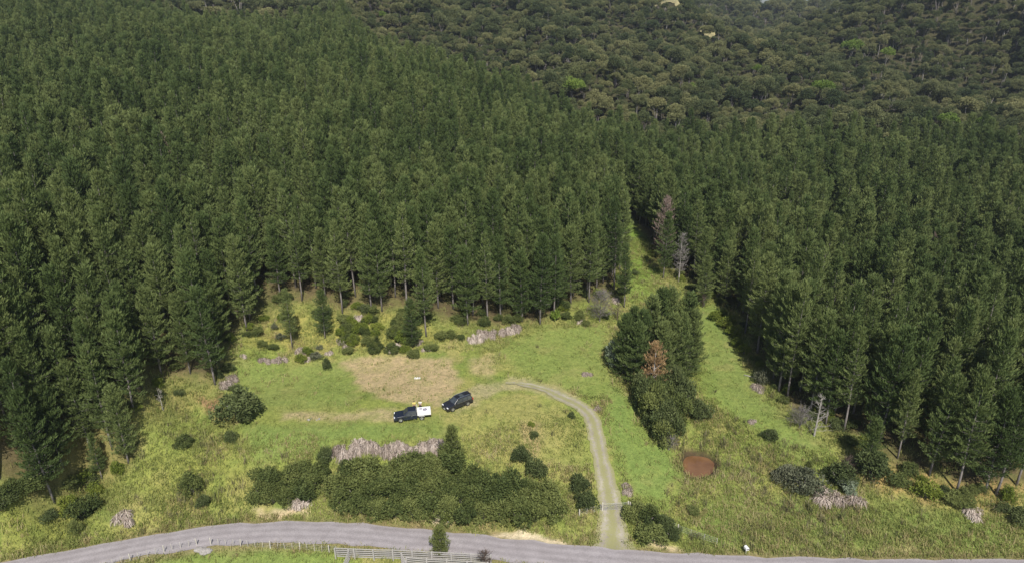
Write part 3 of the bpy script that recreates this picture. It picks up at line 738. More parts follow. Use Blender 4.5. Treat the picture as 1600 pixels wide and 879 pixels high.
M['clay'] = surf('pale_clay', (.24,.21,.10), (.36,.32,.16), scale=.6, rough=.95)
strip('ridge_track', RT, 1.9, .6, M['clay'], rag=.4); strip('ridge_track', RT2, 1.8, .6, M['clay'], rag=.4)

# ------------------------------------------------------------------ gravel road and drive
def sweep_attr(name, Cc, Nn, HW, zf, cols, mat, rag=0., seed=0):
    n0 = len(Cc); u = np.linspace(-1, 1, cols); V_ = []; uv = []
    jl = (fbm(Cc[:, 0]+seed, Cc[:, 1], .9, 2)-.5)*rag; jr = (fbm(Cc[:, 0], Cc[:, 1]+seed+40, .9, 2)-.5)*rag
    for i in range(n0):
        hw = np.where(u < 0, HW[i]+jl[i], HW[i]+jr[i]); q = Cc[i] + Nn[i]*(u*hw)[:, None]
        V_.append(np.column_stack([q, zf(q, u)])); uv.append(u)
    V_ = np.concatenate(V_); ii = (np.arange(n0-1)[:, None]*cols + np.arange(cols-1)).ravel()
    return link(name, np_mesh(name, V_, np.stack([ii, ii+1, ii+cols+1, ii+cols], 1), v=np.concatenate(uv), smooth=True), mat)
def gravel(name, c1, c2, c3, grassy=0., green=(.12,.15,.04)):
    m, n, out = mat_new(name); L = n.links.new; g = N(n, 'ShaderNodeNewGeometry'); at_ = N(n, 'ShaderNodeAttribute', attribute_name='v')
    a = N(n, 'ShaderNodeTexNoise', i_Scale=.5, i_Detail=6, i_Roughness=.6); L(g.outputs['Position'], a.inputs['Vector'])
    b = N(n, 'ShaderNodeTexNoise', i_Scale=7., i_Detail=6, i_Roughness=.8); L(g.outputs['Position'], b.inputs['Vector'])
    r = ramp(n, [(.3, c1), (.55, c2), (.75, c3)]); L(a.outputs[0], r.inputs[0])
    rb = ramp(n, [(.3, (.72,.72,.72)), (.7, (1,1,1))]); rb.color_ramp.elements[1].color = (1.25,1.25,1.25,1); L(b.outputs[0], rb.inputs[0])
    x = N(n, 'ShaderNodeMix', data_type='RGBA', blend_type='MULTIPLY'); x.inputs[0].default_value = 1; L(r.outputs[0], x.inputs[6]); L(rb.outputs[0], x.inputs[7])
    # wheel tracks: smoother, paler bands at u = +-.45
    ab = N(n, 'ShaderNodeMath', operation='ABSOLUTE'); L(at_.outputs['Fac'], ab.inputs[0])
    res = x.outputs[2]
    if grassy:
        s1 = N(n, 'ShaderNodeMath', operation='SUBTRACT'); L(ab.outputs[0], s1.inputs[0]); s1.inputs[1].default_value = .50
        s2 = N(n, 'ShaderNodeMath', operation='ABSOLUTE'); L(s1.outputs[0], s2.inputs[0])
        s3 = N(n, 'ShaderNodeMath', operation='MULTIPLY_ADD'); L(b.outputs[0], s3.inputs[0]); s3.inputs[1].default_value = 2.3; L(s2.outputs[0], s3.inputs[2])
        s4 = N(n, 'ShaderNodeMapRange'); L(s3.outputs[0], s4.inputs[0]); s4.inputs[1].default_value = 1.10; s4.inputs[2].default_value = 1.5; s4.inputs[4].default_value = grassy; b.inputs['Scale'].default_value = 2.6; b.inputs['Detail'].default_value = 9
        x2 = N(n, 'ShaderNodeMix', data_type='RGBA'); L(s4.outputs[0], x2.inputs[0]); L(res, x2.inputs[6]); x2.inputs[7].default_value = (*green, 1); res = x2.outputs[2]
    else:
        s1 = N(n, 'ShaderNodeMath', operation='SINE'); mm = N(n, 'ShaderNodeMath', operation='MULTIPLY'); mm.inputs[1].default_value = 11.; L(at_.outputs['Fac'], mm.inputs[0]); L(mm.outputs[0], s1.inputs[0])
        s4 = N(n, 'ShaderNodeMapRange'); L(s1.outputs[0], s4.inputs[0]); s4.inputs[1].default_value = -1; s4.inputs[2].default_value = 1; s4.inputs[3].default_value = .90; s4.inputs[4].default_value = 1.07
        x2 = N(n, 'ShaderNodeVectorMath', operation='SCALE'); L(res, x2.inputs[0]); L(s4.outputs[0], x2.inputs['Scale']); res = x2.outputs[0]
    p = N(n, 'ShaderNodeBsdfPrincipled', i_Roughness=.9); p.inputs['Specular IOR Level'].default_value = .2; L(res, p.inputs['Base Color'])
    bp = N(n, 'ShaderNodeBump', i_Strength=.5, i_Distance=.06); L(b.outputs[0], bp.inputs['Height']); L(bp.outputs[0], p.inputs['Normal']); L(p.outputs[0], out.inputs[0]); return m
M['road'] = gravel('road_gravel', (.245,.222,.228), (.285,.260,.268), (.325,.298,.306))
M['drive'] = gravel('drive_gravel', (.22,.195,.16), (.31,.28,.235), (.41,.375,.32), grassy=.85, green=(.22,.215,.09))
tag(sweep_attr('gravel_road', ROADC, nr, np.full(len(ROADC), RWID/2), lambda q, u: ROADZ + .05*(1-u**2) + (fbm(q[:, 0], q[:, 1], 3, 2)-.5)*.03 + .0*u, 13, M['road'], rag=.9), kind='structure')
def drz(q, u):
    bb = base_h(q[:, 0], q[:, 1]); wr = 1 - sstep(RWID/2, RWID/2+3.5, seg_dist(q[:, 0], q[:, 1], FE_sub))
    return bb*(1-wr) + (ROADZ-.10)*wr + .03 - .05*np.abs(np.abs(u)-.5 < .2)
DWc = DW + .0; tag(sweep_attr('gravel_driveway', DRV[2:], DRVN[2:], DWc[2:], lambda q, u: np.maximum(drz(q, u), hgt(q[:, 0], q[:, 1])+.012), 11, M['drive'], rag=.7, seed=9), kind='structure')

# ------------------------------------------------------------------ pond
m, n, out = mat_new('pond_water'); L = n.links.new
nz = N(n, 'ShaderNodeTexNoise', i_Scale=.5, i_Detail=3); g = N(n, 'ShaderNodeNewGeometry'); L(g.outputs['Position'], nz.inputs['Vector'])
r = ramp(n, [(.3, (.12,.060,.028)), (.7, (.175,.092,.045))]); L(nz.outputs[0], r.inputs[0])
p = N(n, 'ShaderNodeBsdfPrincipled', i_Roughness=.05); L(r.outputs[0], p.inputs['Base Color']); L(p.outputs[0], out.inputs[0]); M['pond'] = m
pc = POND.mean(0); PP = pc + (resample(np.vstack([POND, POND[:1]]), 60) - pc)*1.16
Vp = [(pc[0], pc[1], PONDZ-.02)] + [(a, b, PONDZ-.02) for a, b in PP]; me = bpy.data.meshes.new('pond'); me.from_pydata(Vp, [], [(0, i, i+1) for i in range(1, 60)] + [(0, 60, 1)])
tag(link('pond_water', me, M['pond']), kind='structure')

# ------------------------------------------------------------------ shrubs
SH = {}
def shrub_kit(key, mat, rx=1, ry=1, h=1, **kw):
    SH[key] = []
    for k in range(4):
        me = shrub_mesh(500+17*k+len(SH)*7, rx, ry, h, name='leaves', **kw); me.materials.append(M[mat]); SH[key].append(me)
shrub_kit('scrub', 'scrub', 1.5, 1.5, 2.6)
shrub_kit('dark', 'scrub_dark', 1.4, 1.4, 2.4, leaf=.17)
shrub_kit('yellow', 'scrub_yellow', 1.4, 1.4, 1.8, leaf=.20, cnt=1800, lobes=14)
shrub_kit('grey', 'scrub_grey', 1.5, 1.5, 2.4, leaf=.17, cnt=1700, lobes=16, up=.9)
shrub_kit('silver', 'silver', 1.3, 1.3, 3.0, leaf=.18, cnt=1900, lobes=14)
shrub_kit('fern', 'lime', 1.2, 1.2, 1.1, leaf=.36, cnt=600, lobes=9)
stemm = MB()
for k in range(6):
    a = k*1.05; stemm.tube([(0, 0, -.3), (.2*cos(a), .2*sin(a), .6), (.65*cos(a), .65*sin(a), 1.5)], [.06, .045, .02], 5)
stem_me = stemm.mesh('stem', True); stem_me.materials.append(M['twig_grey'])
# dead reed tussocks: long blades arching over and hanging
def tussock_mesh(seed, r=1.2, h=1.8, cnt=700, name='tussock'):
    rg = np.random.default_rng(seed); nc = 4; g_ = rg.integers(0, nc, cnt); ca = rg.random(nc)*6.28; cr = r*.8*np.sqrt(rg.random(nc)); cs = rg.uniform(.6, 1.0, nc)
    rr = .16*rg.random(cnt); a = rg.random(cnt)*6.28; P0 = np.column_stack([cr[g_]*np.cos(ca[g_]) + rr*np.cos(a), cr[g_]*np.sin(ca[g_]) + rr*np.sin(a), np.zeros(cnt)])
    az = a + rg.normal(0, .9, cnt); Ln = (.4+.6*rg.random(cnt))*cs[g_]; el = rg.uniform(.5, 1.45, cnt); wd = .02+.03*rg.random(cnt)
    hx = np.column_stack([np.cos(az), np.sin(az), np.zeros(cnt)]); sd_ = np.column_stack([-np.sin(az), np.cos(az), np.zeros(cnt)])*wd[:, None]; st = []
    for q, f in enumerate((0, .4, .75, 1.0)):
        out_r = r*.95*Ln*np.cos(el*.8)*f; zz = h*Ln*np.sin(el)*(1.75*f - 1.25*f*f)*1.45
        c = P0 + hx*out_r[:, None] + rg.normal(0, .05, (cnt, 3))*f; c[:, 2] = np.maximum(zz - .9*f*f, -1.3); w_ = sd_*(1-.6*f); st += [c-w_, c+w_]
    V_ = np.stack(st, 1).reshape(-1, 3); i = np.arange(cnt)*8
    F = np.concatenate([np.stack([i+2*k, i+2*k+1, i+2*k+3, i+2*k+2], 1) for k in range(3)])
    return np_mesh(name, V_, F, v=np.repeat(np.clip(.3*rg.random(nc)[g_] + rg.random(cnt)**1.3*1.1 - .1, 0, 1), 8))
TU = []
for k in range(4):
    me = tussock_mesh(600+k); me.materials.append(M['dead_pale']); TU.append(me)
_k = [0]
def shrub(px, py, w_, h, kit, label, name='shrub', group=None, cat='shrub', pos=None):
    _k[0] += 1; k = _k[0]; me = SH[kit][k % 4]; p_ = pos if pos is not None else at(px, py)
    nat = {'scrub': (1.5, 2.6), 'dark': (1.4, 2.4), 'yellow': (1.4, 1.8), 'grey': (1.5, 2.4), 'silver': (1.3, 3.0), 'fern': (1.2, 1.1)}[kit]
    r = empty(name, p_, k*1.7, (w_/2/nat[0]*(.88+.3*((k*.37) % 1)), w_/2/nat[0]*(.88+.3*((k*.73) % 1)), h/nat[1]*1.02)); link('foliage', me, (), r)
    if w_ > 1.6: link('stem', stem_me, (), r)
    return tag(r, label, cat, group)
uL = [(LP_front[i], LP_front[i+1]) for i in range(1, len(LP_front)-1)] + [(RP_front[i], RP_front[i+1]) for i in range(0, len(RP_front)-1)]
rg = np.random.default_rng(78)
for (p0, p1) in uL:
    for q in range(int(np.hypot(*(p1-p0))/2.6)+1):
        f = rg.random(); c_ = p0*(1-f)+p1*f + rg.normal(0, 1.3, 2)
        if f > .8: continue
        inl = c_[0] < 30
        shrub(0, 0, rg.uniform(1.3, 3.0), rg.uniform(.8, 2.0), ['scrub', 'dark', 'yellow', 'scrub'][int(rg.integers(4))], 'low shrub among the trunks along the edge of the left plantation' if inl else 'low shrub among the trunks along the edge of the right plantation', group='undergrowth shrubs at the left forest edge' if inl else 'undergrowth shrubs at the right forest edge', pos=(c_[0], c_[1], H1(c_[0], c_[1])))
G1 = 'dense green scrub bushes beside the road'
for (a, b) in [(540,792),(565,800),(592,804),(618,806),(645,805),(672,803),(700,810),(728,817),(755,820),(782,823),(810,823),(838,822),(862,815),
               (530,768),(555,773),(582,778),(610,778),(640,778),(668,775),(695,778),(722,787),(750,792),(778,797),(806,800),(834,802),(858,798),
               (545,748),(572,748),(600,748),(630,748),(660,748),(690,748),(718,758),(746,763),(774,770),(800,775),(822,782),(655,735),(680,734),(705,736)]:
    j = random.uniform(-3, 3); b -= 9*(a > 735)*(b > 780); shrub(a+j, b+random.uniform(-2, 2)+1, random.uniform(3.4, 4.6), random.uniform(2.6, 4.0), 'scrub', 'olive green bush in the long dense thicket between the road and the clearing bank', group=G1)
G2 = 'bushes of the small thicket left of the long one'
for (a, b) in [(408,780),(428,785),(452,788),(474,780),(438,762),(462,756),(490,766),(414,758),(500,748),(480,745)]:
    shrub(a, b, random.uniform(2.8, 3.8), random.uniform(2.4, 3.4), 'scrub', 'olive green bush in the small thicket left of the long roadside thicket', group=G2)
for (a, b, w_, h, kit, lab) in [
 (375,655,7.2,5.2,'dark','large rounded dark green bush left of the clearing below the forest edge'),
 (362,688,2.1,2.1,'dark','small dark bush just below the large rounded bush'),
 (286,697,2.6,1.8,'scrub','low green bush in yellow grass between left forest edge and small dark bush'),
 (302,770,3.3,3.4,'scrub','olive upright bush on the bank above the road bend'),
 (318,790,1.9,1.8,'dark','small dark bush right below the olive bush above the road bend'),
 (130,812,4.2,3.4,'scrub','bush in front of the forest corner in the lower left above the road'),
 (112,800,2.8,2.6,'yellow','yellow green bush at the left side of the lower left forest corner bush'),
 (122,835,1.6,2.4,'scrub','narrow green bush lowest on the slope in the lower left'),
 (508,725,2.3,3.0,'dark','dark upright bush left of the hanging dead reeds'),
 (812,720,2.9,3.1,'dark','dark bush in the yellow grass, upper left of a close pair'),
 (838,743,3.0,3.2,'dark','dark bush in the yellow grass, lower right of a close pair'),
 (834,683,1.4,1.3,'dark','tiny dark bush alone above the close pair in yellow grass'),
 (893,652,1.2,1.0,'dark','tiny bush on the inner side of the driveway bend'),
 (903,768,3.4,3.5,'dark','dark green bush left of the driveway, upper of two'),
 (916,792,3.0,2.8,'dark','dark green bush left of the farm gate, lower of two'),
 (990,806,3.0,2.0,'scrub','green bush against the right hand gate post'),
 (1015,816,3.2,2.6,'scrub','green bush right of the gate, second from the gate post'),
 (1035,826,3.0,2.4,'dark','dark bush right of the gate, furthest from the drive'),
 (1020,846,4.0,3.0,'scrub','broad green bush nearest the road right of the drive'),
 (1047,838,2.4,1.6,'dark','low dark bush right of the broad bush by the road'),
 (1093,655,3.5,3.8,'dark','dark grey green bush standing alone right of the tall central thicket'),
 (1202,687,3.1,2.2,'dark','low dark round bush alone in green grass left of the bare grey tree'),
 (1110,452,4.0,2.6,'scrub','low green bush at the head of the right grass strip under the pines'),
 (1187,600,2.4,2.6,'grey','grey green bush at the right plantation edge above a pale reed clump'),
 (1252,768,6.0,3.8,'grey','wide wispy grey green bush in rough grass left of the pale dead clumps'),
 (1228,752,4.0,2.6,'grey','wispy pale bush at the left of the wide wispy bush'),
 (1308,755,3.6,3.4,'dark','dark brownish bush under the lower right forest edge'),
 (1322,765,2.8,2.2,'silver','bluish green bush between the dark brownish bush and a dead clump'),
 (1360,742,5.5,4.5,'dark','large dark bush bulging from the lower right forest edge'),
 (1405,758,2.6,1.8,'scrub','low bush at the left end of the brown needle bank'),
 (1446,776,3.2,2.2,'yellow','rounded yellow green bush on the brown needle bank'),
 (1497,786,3.4,1.6,'scrub','flat dark green bush below the lowest bare trunk on the bank'),
 (1532,768,2.0,1.4,'scrub','small green bush between bare trunks on the needle bank'),
 (1572,780,2.2,2.2,'yellow','yellow green bush right of the two close leaning trunks'),
 (1565,798,2.0,1.2,'dark','small dark bush low on the bank near the right border'),
 (1596,818,3.2,2.2,'dark','dark bush cut by the right border of the photo'),
 (960,575,3.0,6.5,'silver','silvery leaved tall bush at the left foot of the central pine clump'),
 (1082,800,1.6,.9,'scrub','tiny bush in rough grass right of the drive below the pond'),
 (700,815,1.5,1.4,'yellow','small yellow green bush beside pale clay at the roadside'),
 (512,577,1.6,2.2,'dark','small dark upright bush at the left end of the straw covered ground'),
 (25,775,4.2,2.6,'scrub','green bush low at the left border under the pines'),
 (58,780,4.0,2.4,'scrub','green bush between the left border bush and the corner pine trunk'),
 (5,805,3.6,2.2,'dark','dark bush at the left border above the yellow grass'),
 (150,770,2.6,1.8,'yellow','yellow green bush in the shade gap of the lower left pines'),
 (250,620,1.4,1.4,'scrub','small green shrub by the slanting grey trunk'),
 (830,665,1.1,.8,'yellow','low yellow green shrub on the clearing bank above the tiny dark bush')]:
    shrub(a, b, w_, h, kit, lab)
for (a, b) in [(1000,628),(1010,645),(1022,650),(1035,640),(1048,642),(1060,625),(1064,645),(1015,662),(1038,664),(1056,662),(1028,678),(1046,682),(1036,696),(1025,630),(1050,622),(1012,622)]:
    shrub(a, b, random.uniform(3.2, 4.4), random.uniform(4.6, 6.6), 'dark' if random.random() < .6 else 'scrub', 'dark olive bush in the tall thicket below the central pine clump', group='bushes below the central pines')
for (a, b) in [(1118,500),(1132,512),(1146,524),(1128,496),(1150,540),(1162,552),(1140,505)]:
    shrub(a, b, random.uniform(2.0, 3.2), random.uniform(1.4, 2.3), 'yellow', 'yellow green bush in the scrub along the upper right plantation edge', group='yellow green scrub at the right plantation edge')
for (a, b) in [(868,500),(885,498),(905,500),(915,508),(948,498),(690,530),(705,528),(720,530),(648,558),(675,545)]:
    shrub(a, b, random.uniform(1.6, 2.8), random.uniform(1.0, 2.2), random.choice(['scrub', 'fern', 'scrub']), 'low green shrub at the foot of the forest edge behind the clearing', group='low shrubs along the back edge of the clearing')
rg = np.random.default_rng(77); nb_ = 0
for i in range(400):
    a = rg.uniform(530, 652); b = rg.uniform(500, 552)
    if nb_ >= 62: break
    nb_ += 1; q = random.random()
    shrub(a, b, random.uniform(1.4, 2.8), random.uniform(1.0, 2.2), 'scrub' if q < .55 else 'yellow', 'small green shrub among many on the bank behind the straw covered ground', group='small shrubs on the bank behind the clearing')
for (a, b) in [(480,552),(495,560),(470,565),(500,545),(425,545),(440,530),(410,540),(430,515),(445,500)]:
    shrub(a, b, random.uniform(1.4, 2.6), random.uniform(.8, 1.8), random.choice(['yellow', 'scrub', 'grey']), 'small shrub in the rough grass at the upper left of the clearing', group='small shrubs at the upper left of the clearing')

# dead reed tussocks
def tussock(a, b, s, label, group=None, sz=None):
    _k[0] += 1; o = link('dead_reed_clump', TU[_k[0] % 4], ()); o.location = at(a, b); o.rotation_euler = (0, 0, _k[0]*1.3); o.scale = (s, s, sz or s)
    return tag(o, label, 'dead reeds', group)
for (a, b, s) in [(520,712,1.0),(528,704,1.1),(541,714,1.3),(552,704,1.3),(566,699,1.2),(580,698,1.2),(590,704,.9),(604,704,1.2),(611,710,.9),(626,704,1.3),(630,714,1.2),(624,696,.9),(650,706,1.2),(660,702,1.2),(672,700,1.0),(683,698,1.3),(640,700,.8)]:
    tussock(a, b, s*1.05, 'pale dead reed clump hanging on the bank between clearing and long thicket', 'dead reeds hanging below the parked vehicles')
for (a, b, s) in [(738,534,1.1),(748,530,1.3),(760,527,1.2),(772,525,1.3),(784,522,1.2),(795,519,1.2),(806,516,1.1),(752,522,1.0)]:
    tussock(a, b, s, 'pale dead reed clump along the back edge of the clearing under bare trunks', 'dead reeds on the back edge of the clearing')
for (a, b, s) in [(408,562,.8),(420,564,.8),(432,563,.9),(443,562,.8),(380,556,.7),(470,548,1.0),(535,532,1.1),(540,540,.9),(588,534,.8),(610,545,.9),(620,540,1.0),(478,560,.9),(515,552,.8),(668,545,.9),(655,535,.9),(545,500,1.2),(560,498,1.3),(350,600,1.2),(362,592,1.0)]:
    tussock(a, b, s, 'pale dead reed clump in the rough bank behind the left part of the clearing', 'dead reeds behind the left part of the clearing', sz=s*.6)
for (a, b, s, lab) in [(1290,778,1.9,'greyish pink dead clump in rough grass, left one of three by the lower right forest'),(1306,780,1.6,'greyish pink dead clump, middle one of three by the lower right forest'),(1333,780,1.5,'greyish pink dead clump, right one of three standing slightly apart'),
   (1184,608,1.2,'pale dead reed clump under the grey green bush at the right forest edge'),(917,586,.9,'small pale dead tuft alone in the bright green turf left of the central pines'),(1174,658,.8,'flattened pale dead tuft in grass left of the low dark round bush'),
   (1518,800,1.3,'pinkish dead clump beside pale clay on the lower right bank'),(932,638,.7,'small pale tuft at the bend of the driveway'),(978,762,.9,'pale dry tuft just right of the drive above the gate'),(980,768,.8,'low dry tuft between drive and bright turf above the gate'),
   (195,808,1.4,'grey dead clump in the rough grass above the road on the left'),(470,782,1.4,'pale drooping reed clump in front of the small thicket'),(905,502,.9,'pale dead tuft left of the grey leafless bush'),(963,470,1.2,'brownish dead tuft at the left mouth of the gully')]:
    tussock(a, b, s, lab, sz=s*.55)

# ------------------------------------------------------------------ central pine clump, young conifers, dead trees
low_kits = [pine_meshes(700+k, [14.5,13,15][k], [3.7,3.9,3.5][k], .05, dens=1.15, blade=(.55,.11), whorl=.7) for k in range(3)]
for c_, t_ in low_kits: c_.materials.append(M['pine']); t_.materials.append(M['bark'])
for i, (a, b, s, lab) in enumerate([(972,585,.78,'dark pine at the left of the central clump, lowest branched'),(992,598,.85,'pine in the central clump, second from the left'),(1012,578,.95,'tall pine in the middle back of the central clump'),
   (1040,568,1.0,'tallest pine of the central clump with a pointed top'),(1058,590,.92,'pine at the right front of the central clump'),(1076,582,.80,'pine at the right side of the central clump next to the grass strip'),(1030,600,.8,'pine at the front middle of the central clump behind the orange dead tree'),
   (985,578,.9,'pine at the back left of the central clump'),(1068,572,.95,'pine at the back right of the central clump'),(1046,592,.85,'pine in the front of the central clump right of the orange dead tree'),(1000,585,.9,'pine just left of the middle of the central clump'),(1026,572,1.0,'pine beside the tallest one at the back of the central clump')]):
    p_ = at(a, b); r = tree('pine_tree', low_kits[i % 3], p_, i*1.1, s); tag(r, lab, 'pine tree', 'central clump of pines')
yk = [pine_meshes(720+k, 6.0, 1.9, .04, dens=1.3, blade=(.36,.085), whorl=.42) for k in range(2)]
for c_, t_ in yk: c_.materials.append(M['scrub']); t_.materials.append(M['bark'])
for (a, b, s, k, lab) in [(707,714,.86,0,'pointed dark conifer rising from the thicket just below the parked car'),(688,864,.72,1,'small bushy conifer alone on the near side of the road'),(1260,748,.5,0,'small conifer behind the wide wispy bush'),(590,545,.42,1,'tiny conifer among the shrubs on the bank')]:
    tag(tree('young_conifer', yk[k], at(a, b), k*2., s), lab, 'young conifer')
dead_kit = pine_meshes(740, 6.5, 2.2, .08, dens=.75, blade=(.34,.07), whorl=.5); dead_kit[0].materials.append(M['needle_dead']); dead_kit[1].materials.append(M['bark_pale'])
tag(tree('dead_pine', dead_kit, at(1019,613), 0, 1.35), 'orange brown dead young pine in front of the central clump', 'dead tree')
dk2 = pine_meshes(741, 15, 2.8, .2, dens=.6, blade=(.5,.06), whorl=.7); dk2[0].materials.append(M['dead_pink']); dk2[1].materials.append(M['bark_pale'])
dk3 = pine_meshes(742, 12, 2.2, .25, dens=.4, blade=(.45,.06), whorl=.8); dk3[0].materials.append(M['twig_grey']); dk3[1].materials.append(M['bark_pale'])
for (a, b, s, kt, lab) in [(1034,415,1.1,dk2,'tall pinkish dead pine on the right side of the gully'),(1060,440,.95,dk3,'grey dead pine standing in front of dark shade right of the gully'),(268,320,1.1,dk2,'faded dead pine deep in the left plantation'),(1437,470,1.0,dk2,'brownish dead pine in the middle of the right plantation'),(1545,560,1.0,dk3,'grey thin dead pine near the right border in the plantation')]:
    tag(tree('dead_pine', kt, at(a, b), 1., s), lab, 'dead tree')
def bare(a, b, h, w_, n_, mat, lab, seed, name='leafless_bush', conic=True, cat='leafless bush', dens=5, r0=.06):
    o = link(name, twig_mesh(seed, h, w_, n_, r0, dens, conic=conic), M[mat]); o.location = at(a, b); return tag(o, lab, cat)
bare(937,502,6.5,3.6,150,'twig_grey','large grey leafless bush at the back edge of the clearing',1,conic=False,dens=9)
bare(1272,680,7.5,2.6,46,'bark_pale','bare grey tree standing at the right plantation edge',2,name='leafless_tree',cat='dead tree',dens=5,r0=.10)
bare(1248,668,3.4,3.0,90,'twig_grey','low grey leafless bush left of the bare grey tree',3,conic=False,dens=7)
bare(757,884,2.4,1.3,80,'twig_brown','small brown leafless bush at the right end of the rail fence',4,conic=False,dens=8)
bare(1318,742,3.2,2.4,70,'twig_brown','brown twiggy bush beside the dark brownish bush under the forest',5,conic=False)
bare(690,712,2.6,1.6,50,'twig_grey','grey twiggy bush beside the pointed dark conifer',6,conic=False)
bare(1045,702,2.4,1.8,70,'twig_grey','grey leafless bush at the foot of the tall central thicket',7,conic=False)
bare(965,500,3.5,1.6,60,'twig_brown','reddish brown bare bush at the gully mouth beside the grey one',8,conic=False)
bare(255,640,4.0,1.0,20,'bark_pale','thin pale sapling stem leaning in grass below the slanting grey trunk',9,name='sapling',cat='sapling',r0=.05)
bare(1098,480,3.0,1.4,40,'twig_brown','brown twiggy bush at the head of the right grass strip',10,conic=False)

# ------------------------------------------------------------------ long grass
CLAY = [poly_px(c_) for c_ in [[(395,790),(430,786),(475,793),(480,803),(400,803)],[(765,826),(820,828),(884,841),(880,850),(820,842),(768,836)],[(1008,846),(1070,852),(1060,860),(1008,857)],[(680,800),(708,800),(706,820),(684,820)]]]
def ground_ok(x, y):
    d = seg_dist(x, y, FE_sub); k = d > RWID/2+.35
    dd = seg_dist(x, y, DRV[::3]); k &= dd > 1.75
    k &= sdf(x, y, POND) < -.35
    for c_ in CLAY: k &= sdf(x, y, c_) < 0
    return k
turf_polys = [poly_px(p_) for p_ in [[(1085,480),(1130,475),(1160,560),(1180,600),(1240,660),(1290,700),(1230,700),(1130,640),(1100,600)],
 [(775,545),(840,515),(950,505),(945,560),(960,600),(935,625),(870,605),(800,580)],[(390,560),(560,550),(740,545),(800,590),(920,640),(700,690),(380,690),(340,640)],
 [(945,600),(985,620),(1010,690),(1050,700),(1060,740),(1040,790),(985,770),(965,720),(945,650)],[(180,890),(300,858),(520,860),(700,885),(600,905),(200,905)]]]
def grass(name, n_, hts, wds, mat, label, seed, dens, blades=7, box=(-85, 92, 64, 172), spread=.28, arch=.5):
    rg = np.random.default_rng(seed); x = rg.uniform(box[0], box[1], n_*3); y = box[2] + (box[3]-box[2])*rg.random(n_*3)**1.35
    k = frustum(x, y, np.full(len(x), -3.), 1.08); x, y = x[k], y[k]
    k = ground_ok(x, y) & (rg.random(len(x)) < dens(x, y)); x, y = x[k][:n_], y[k][:n_]
    z = hgt(x, y); m_ = len(x); print(name, m_)
    X_ = np.repeat(x, blades) + rg.normal(0, spread, m_*blades); Y_ = np.repeat(y, blades) + rg.normal(0, spread, m_*blades); Z_ = np.repeat(z, blades) - .04
    hs_ = np.repeat(hts[0] + (hts[1]-hts[0])*rg.random(m_)**1.5, blades)*(.6+.6*rg.random(m_*blades)); az = rg.random(m_*blades)*6.28; wd = wds*(.6+.8*rg.random(m_*blades))
    c, s_ = np.cos(az), np.sin(az); P0 = np.column_stack([X_, Y_, Z_]); sd_ = np.column_stack([-s_, c, np.zeros_like(c)])*wd[:, None]; o1 = np.column_stack([c*hs_*arch*.3, s_*hs_*arch*.3, hs_*.65]); o2 = np.column_stack([c*hs_*arch, s_*hs_*arch, hs_*(.95-.2*arch)])
    V_ = np.stack([P0-sd_, P0+sd_, P0+o1+sd_*.8, P0+o1-sd_*.8, P0+o2+sd_*.15, P0+o2-sd_*.15], 1).reshape(-1, 3); i = np.arange(m_*blades)*6
    F = np.concatenate([np.stack([i, i+1, i+2, i+3], 1), np.stack([i+3, i+2, i+4, i+5], 1)])
    vv = np.clip(np.repeat(.5*rg.random(m_) + .5*fbm(x, y, 5, 3), blades) + rg.normal(0, .12, m_*blades), 0, 1)
    return tag(link(name, np_mesh(name, V_, F, v=np.repeat(vv, 6)), M[mat]), label, 'grass', kind='stuff')
def g_green(n_, d_, m_, l_): return foliage(n_, d_, m_, l_, trans=.35, vw=1.0, obj_w=0)
M['g1'] = g_green('rank_grass', (.13,.165,.04), (.24,.275,.075), (.40,.385,.15))
M['g2'] = g_green('pasture_grass', (.12,.16,.045), (.19,.235,.07), (.32,.33,.13))
M['g3'] = g_green('dry_grass', (.22,.18,.08), (.36,.30,.14), (.50,.43,.24))
def in_any(x, y, L_, soft=1.5):
    w_ = np.zeros(len(x))
    for P_ in L_: w_ = np.maximum(w_, sstep(-soft, soft, sdf(x, y, P_)))
    return w_
tree_area = lambda x, y: in_any(x, y, [LP, RP], 1.5)
rough = lambda x, y: (1-.93*in_any(x, y, turf_polys))*(1-.85*tree_area(x, y))
grass('rank_grass', 42000, (.25,.8), .035, 'g1', 'rank yellow green grass on the banks and rough ground', 31, lambda x, y: rough(x, y)*(.35+.65*sstep(.35, .6, fbm(x, y, 4, 3))), blades=8)
grass('pasture_grass', 26000, (.08,.28), .035, 'g2', 'short green pasture grass in the clearing and beside the road', 32, lambda x, y: .75*(1-.9*tree_area(x, y))*sstep(.3, .6, fbm(x+9, y, 3, 3)), blades=7)
pondc = POND.mean(0)
M['g4'] = g_green('rushes', (.07,.085,.035), (.16,.15,.075), (.34,.29,.18))
def rush_d(x, y):
    c1 = flat(1230, 730, -4); c2 = flat(1180, 800, -5); c3 = flat(300, 740, -3); c4 = flat(1075, 690, -4)
    g_ = lambda c, r: np.exp(-(np.hypot(x-c[0], (y-c[1])*1.2)/r)**2)
    return rough(x, y)*np.clip(1.1*g_(c1, 9)+.8*g_(c2, 10)+.7*g_(c3, 9)+.9*g_(c4, 6)+.06, 0, 1)*sstep(.42, .6, fbm(x+70, y-40, 3.2, 3))
grass('rushes', 6500, (.6,1.5), .03, 'g4', 'rushes and coarse sedge in tufts around the pond and the damp rough ground', 34, rush_d, blades=11, spread=.22, arch=.35)
grass('dry_grass', 15000, (.35,1.0), .03, 'g3', 'dry tan grass and rushes in tufts through the rough ground and road verge', 33,
      lambda x, y: rough(x, y)*np.clip(sstep(.52, .66, fbm(x-31, y+12, 5, 3)) + .8*np.exp(-(np.hypot(x-pondc[0]-3, y-pondc[1]+1)/9)**2) + .55*(seg_dist(x, y, FE_sub) < RWID/2+1.6), 0, 1), blades=8)

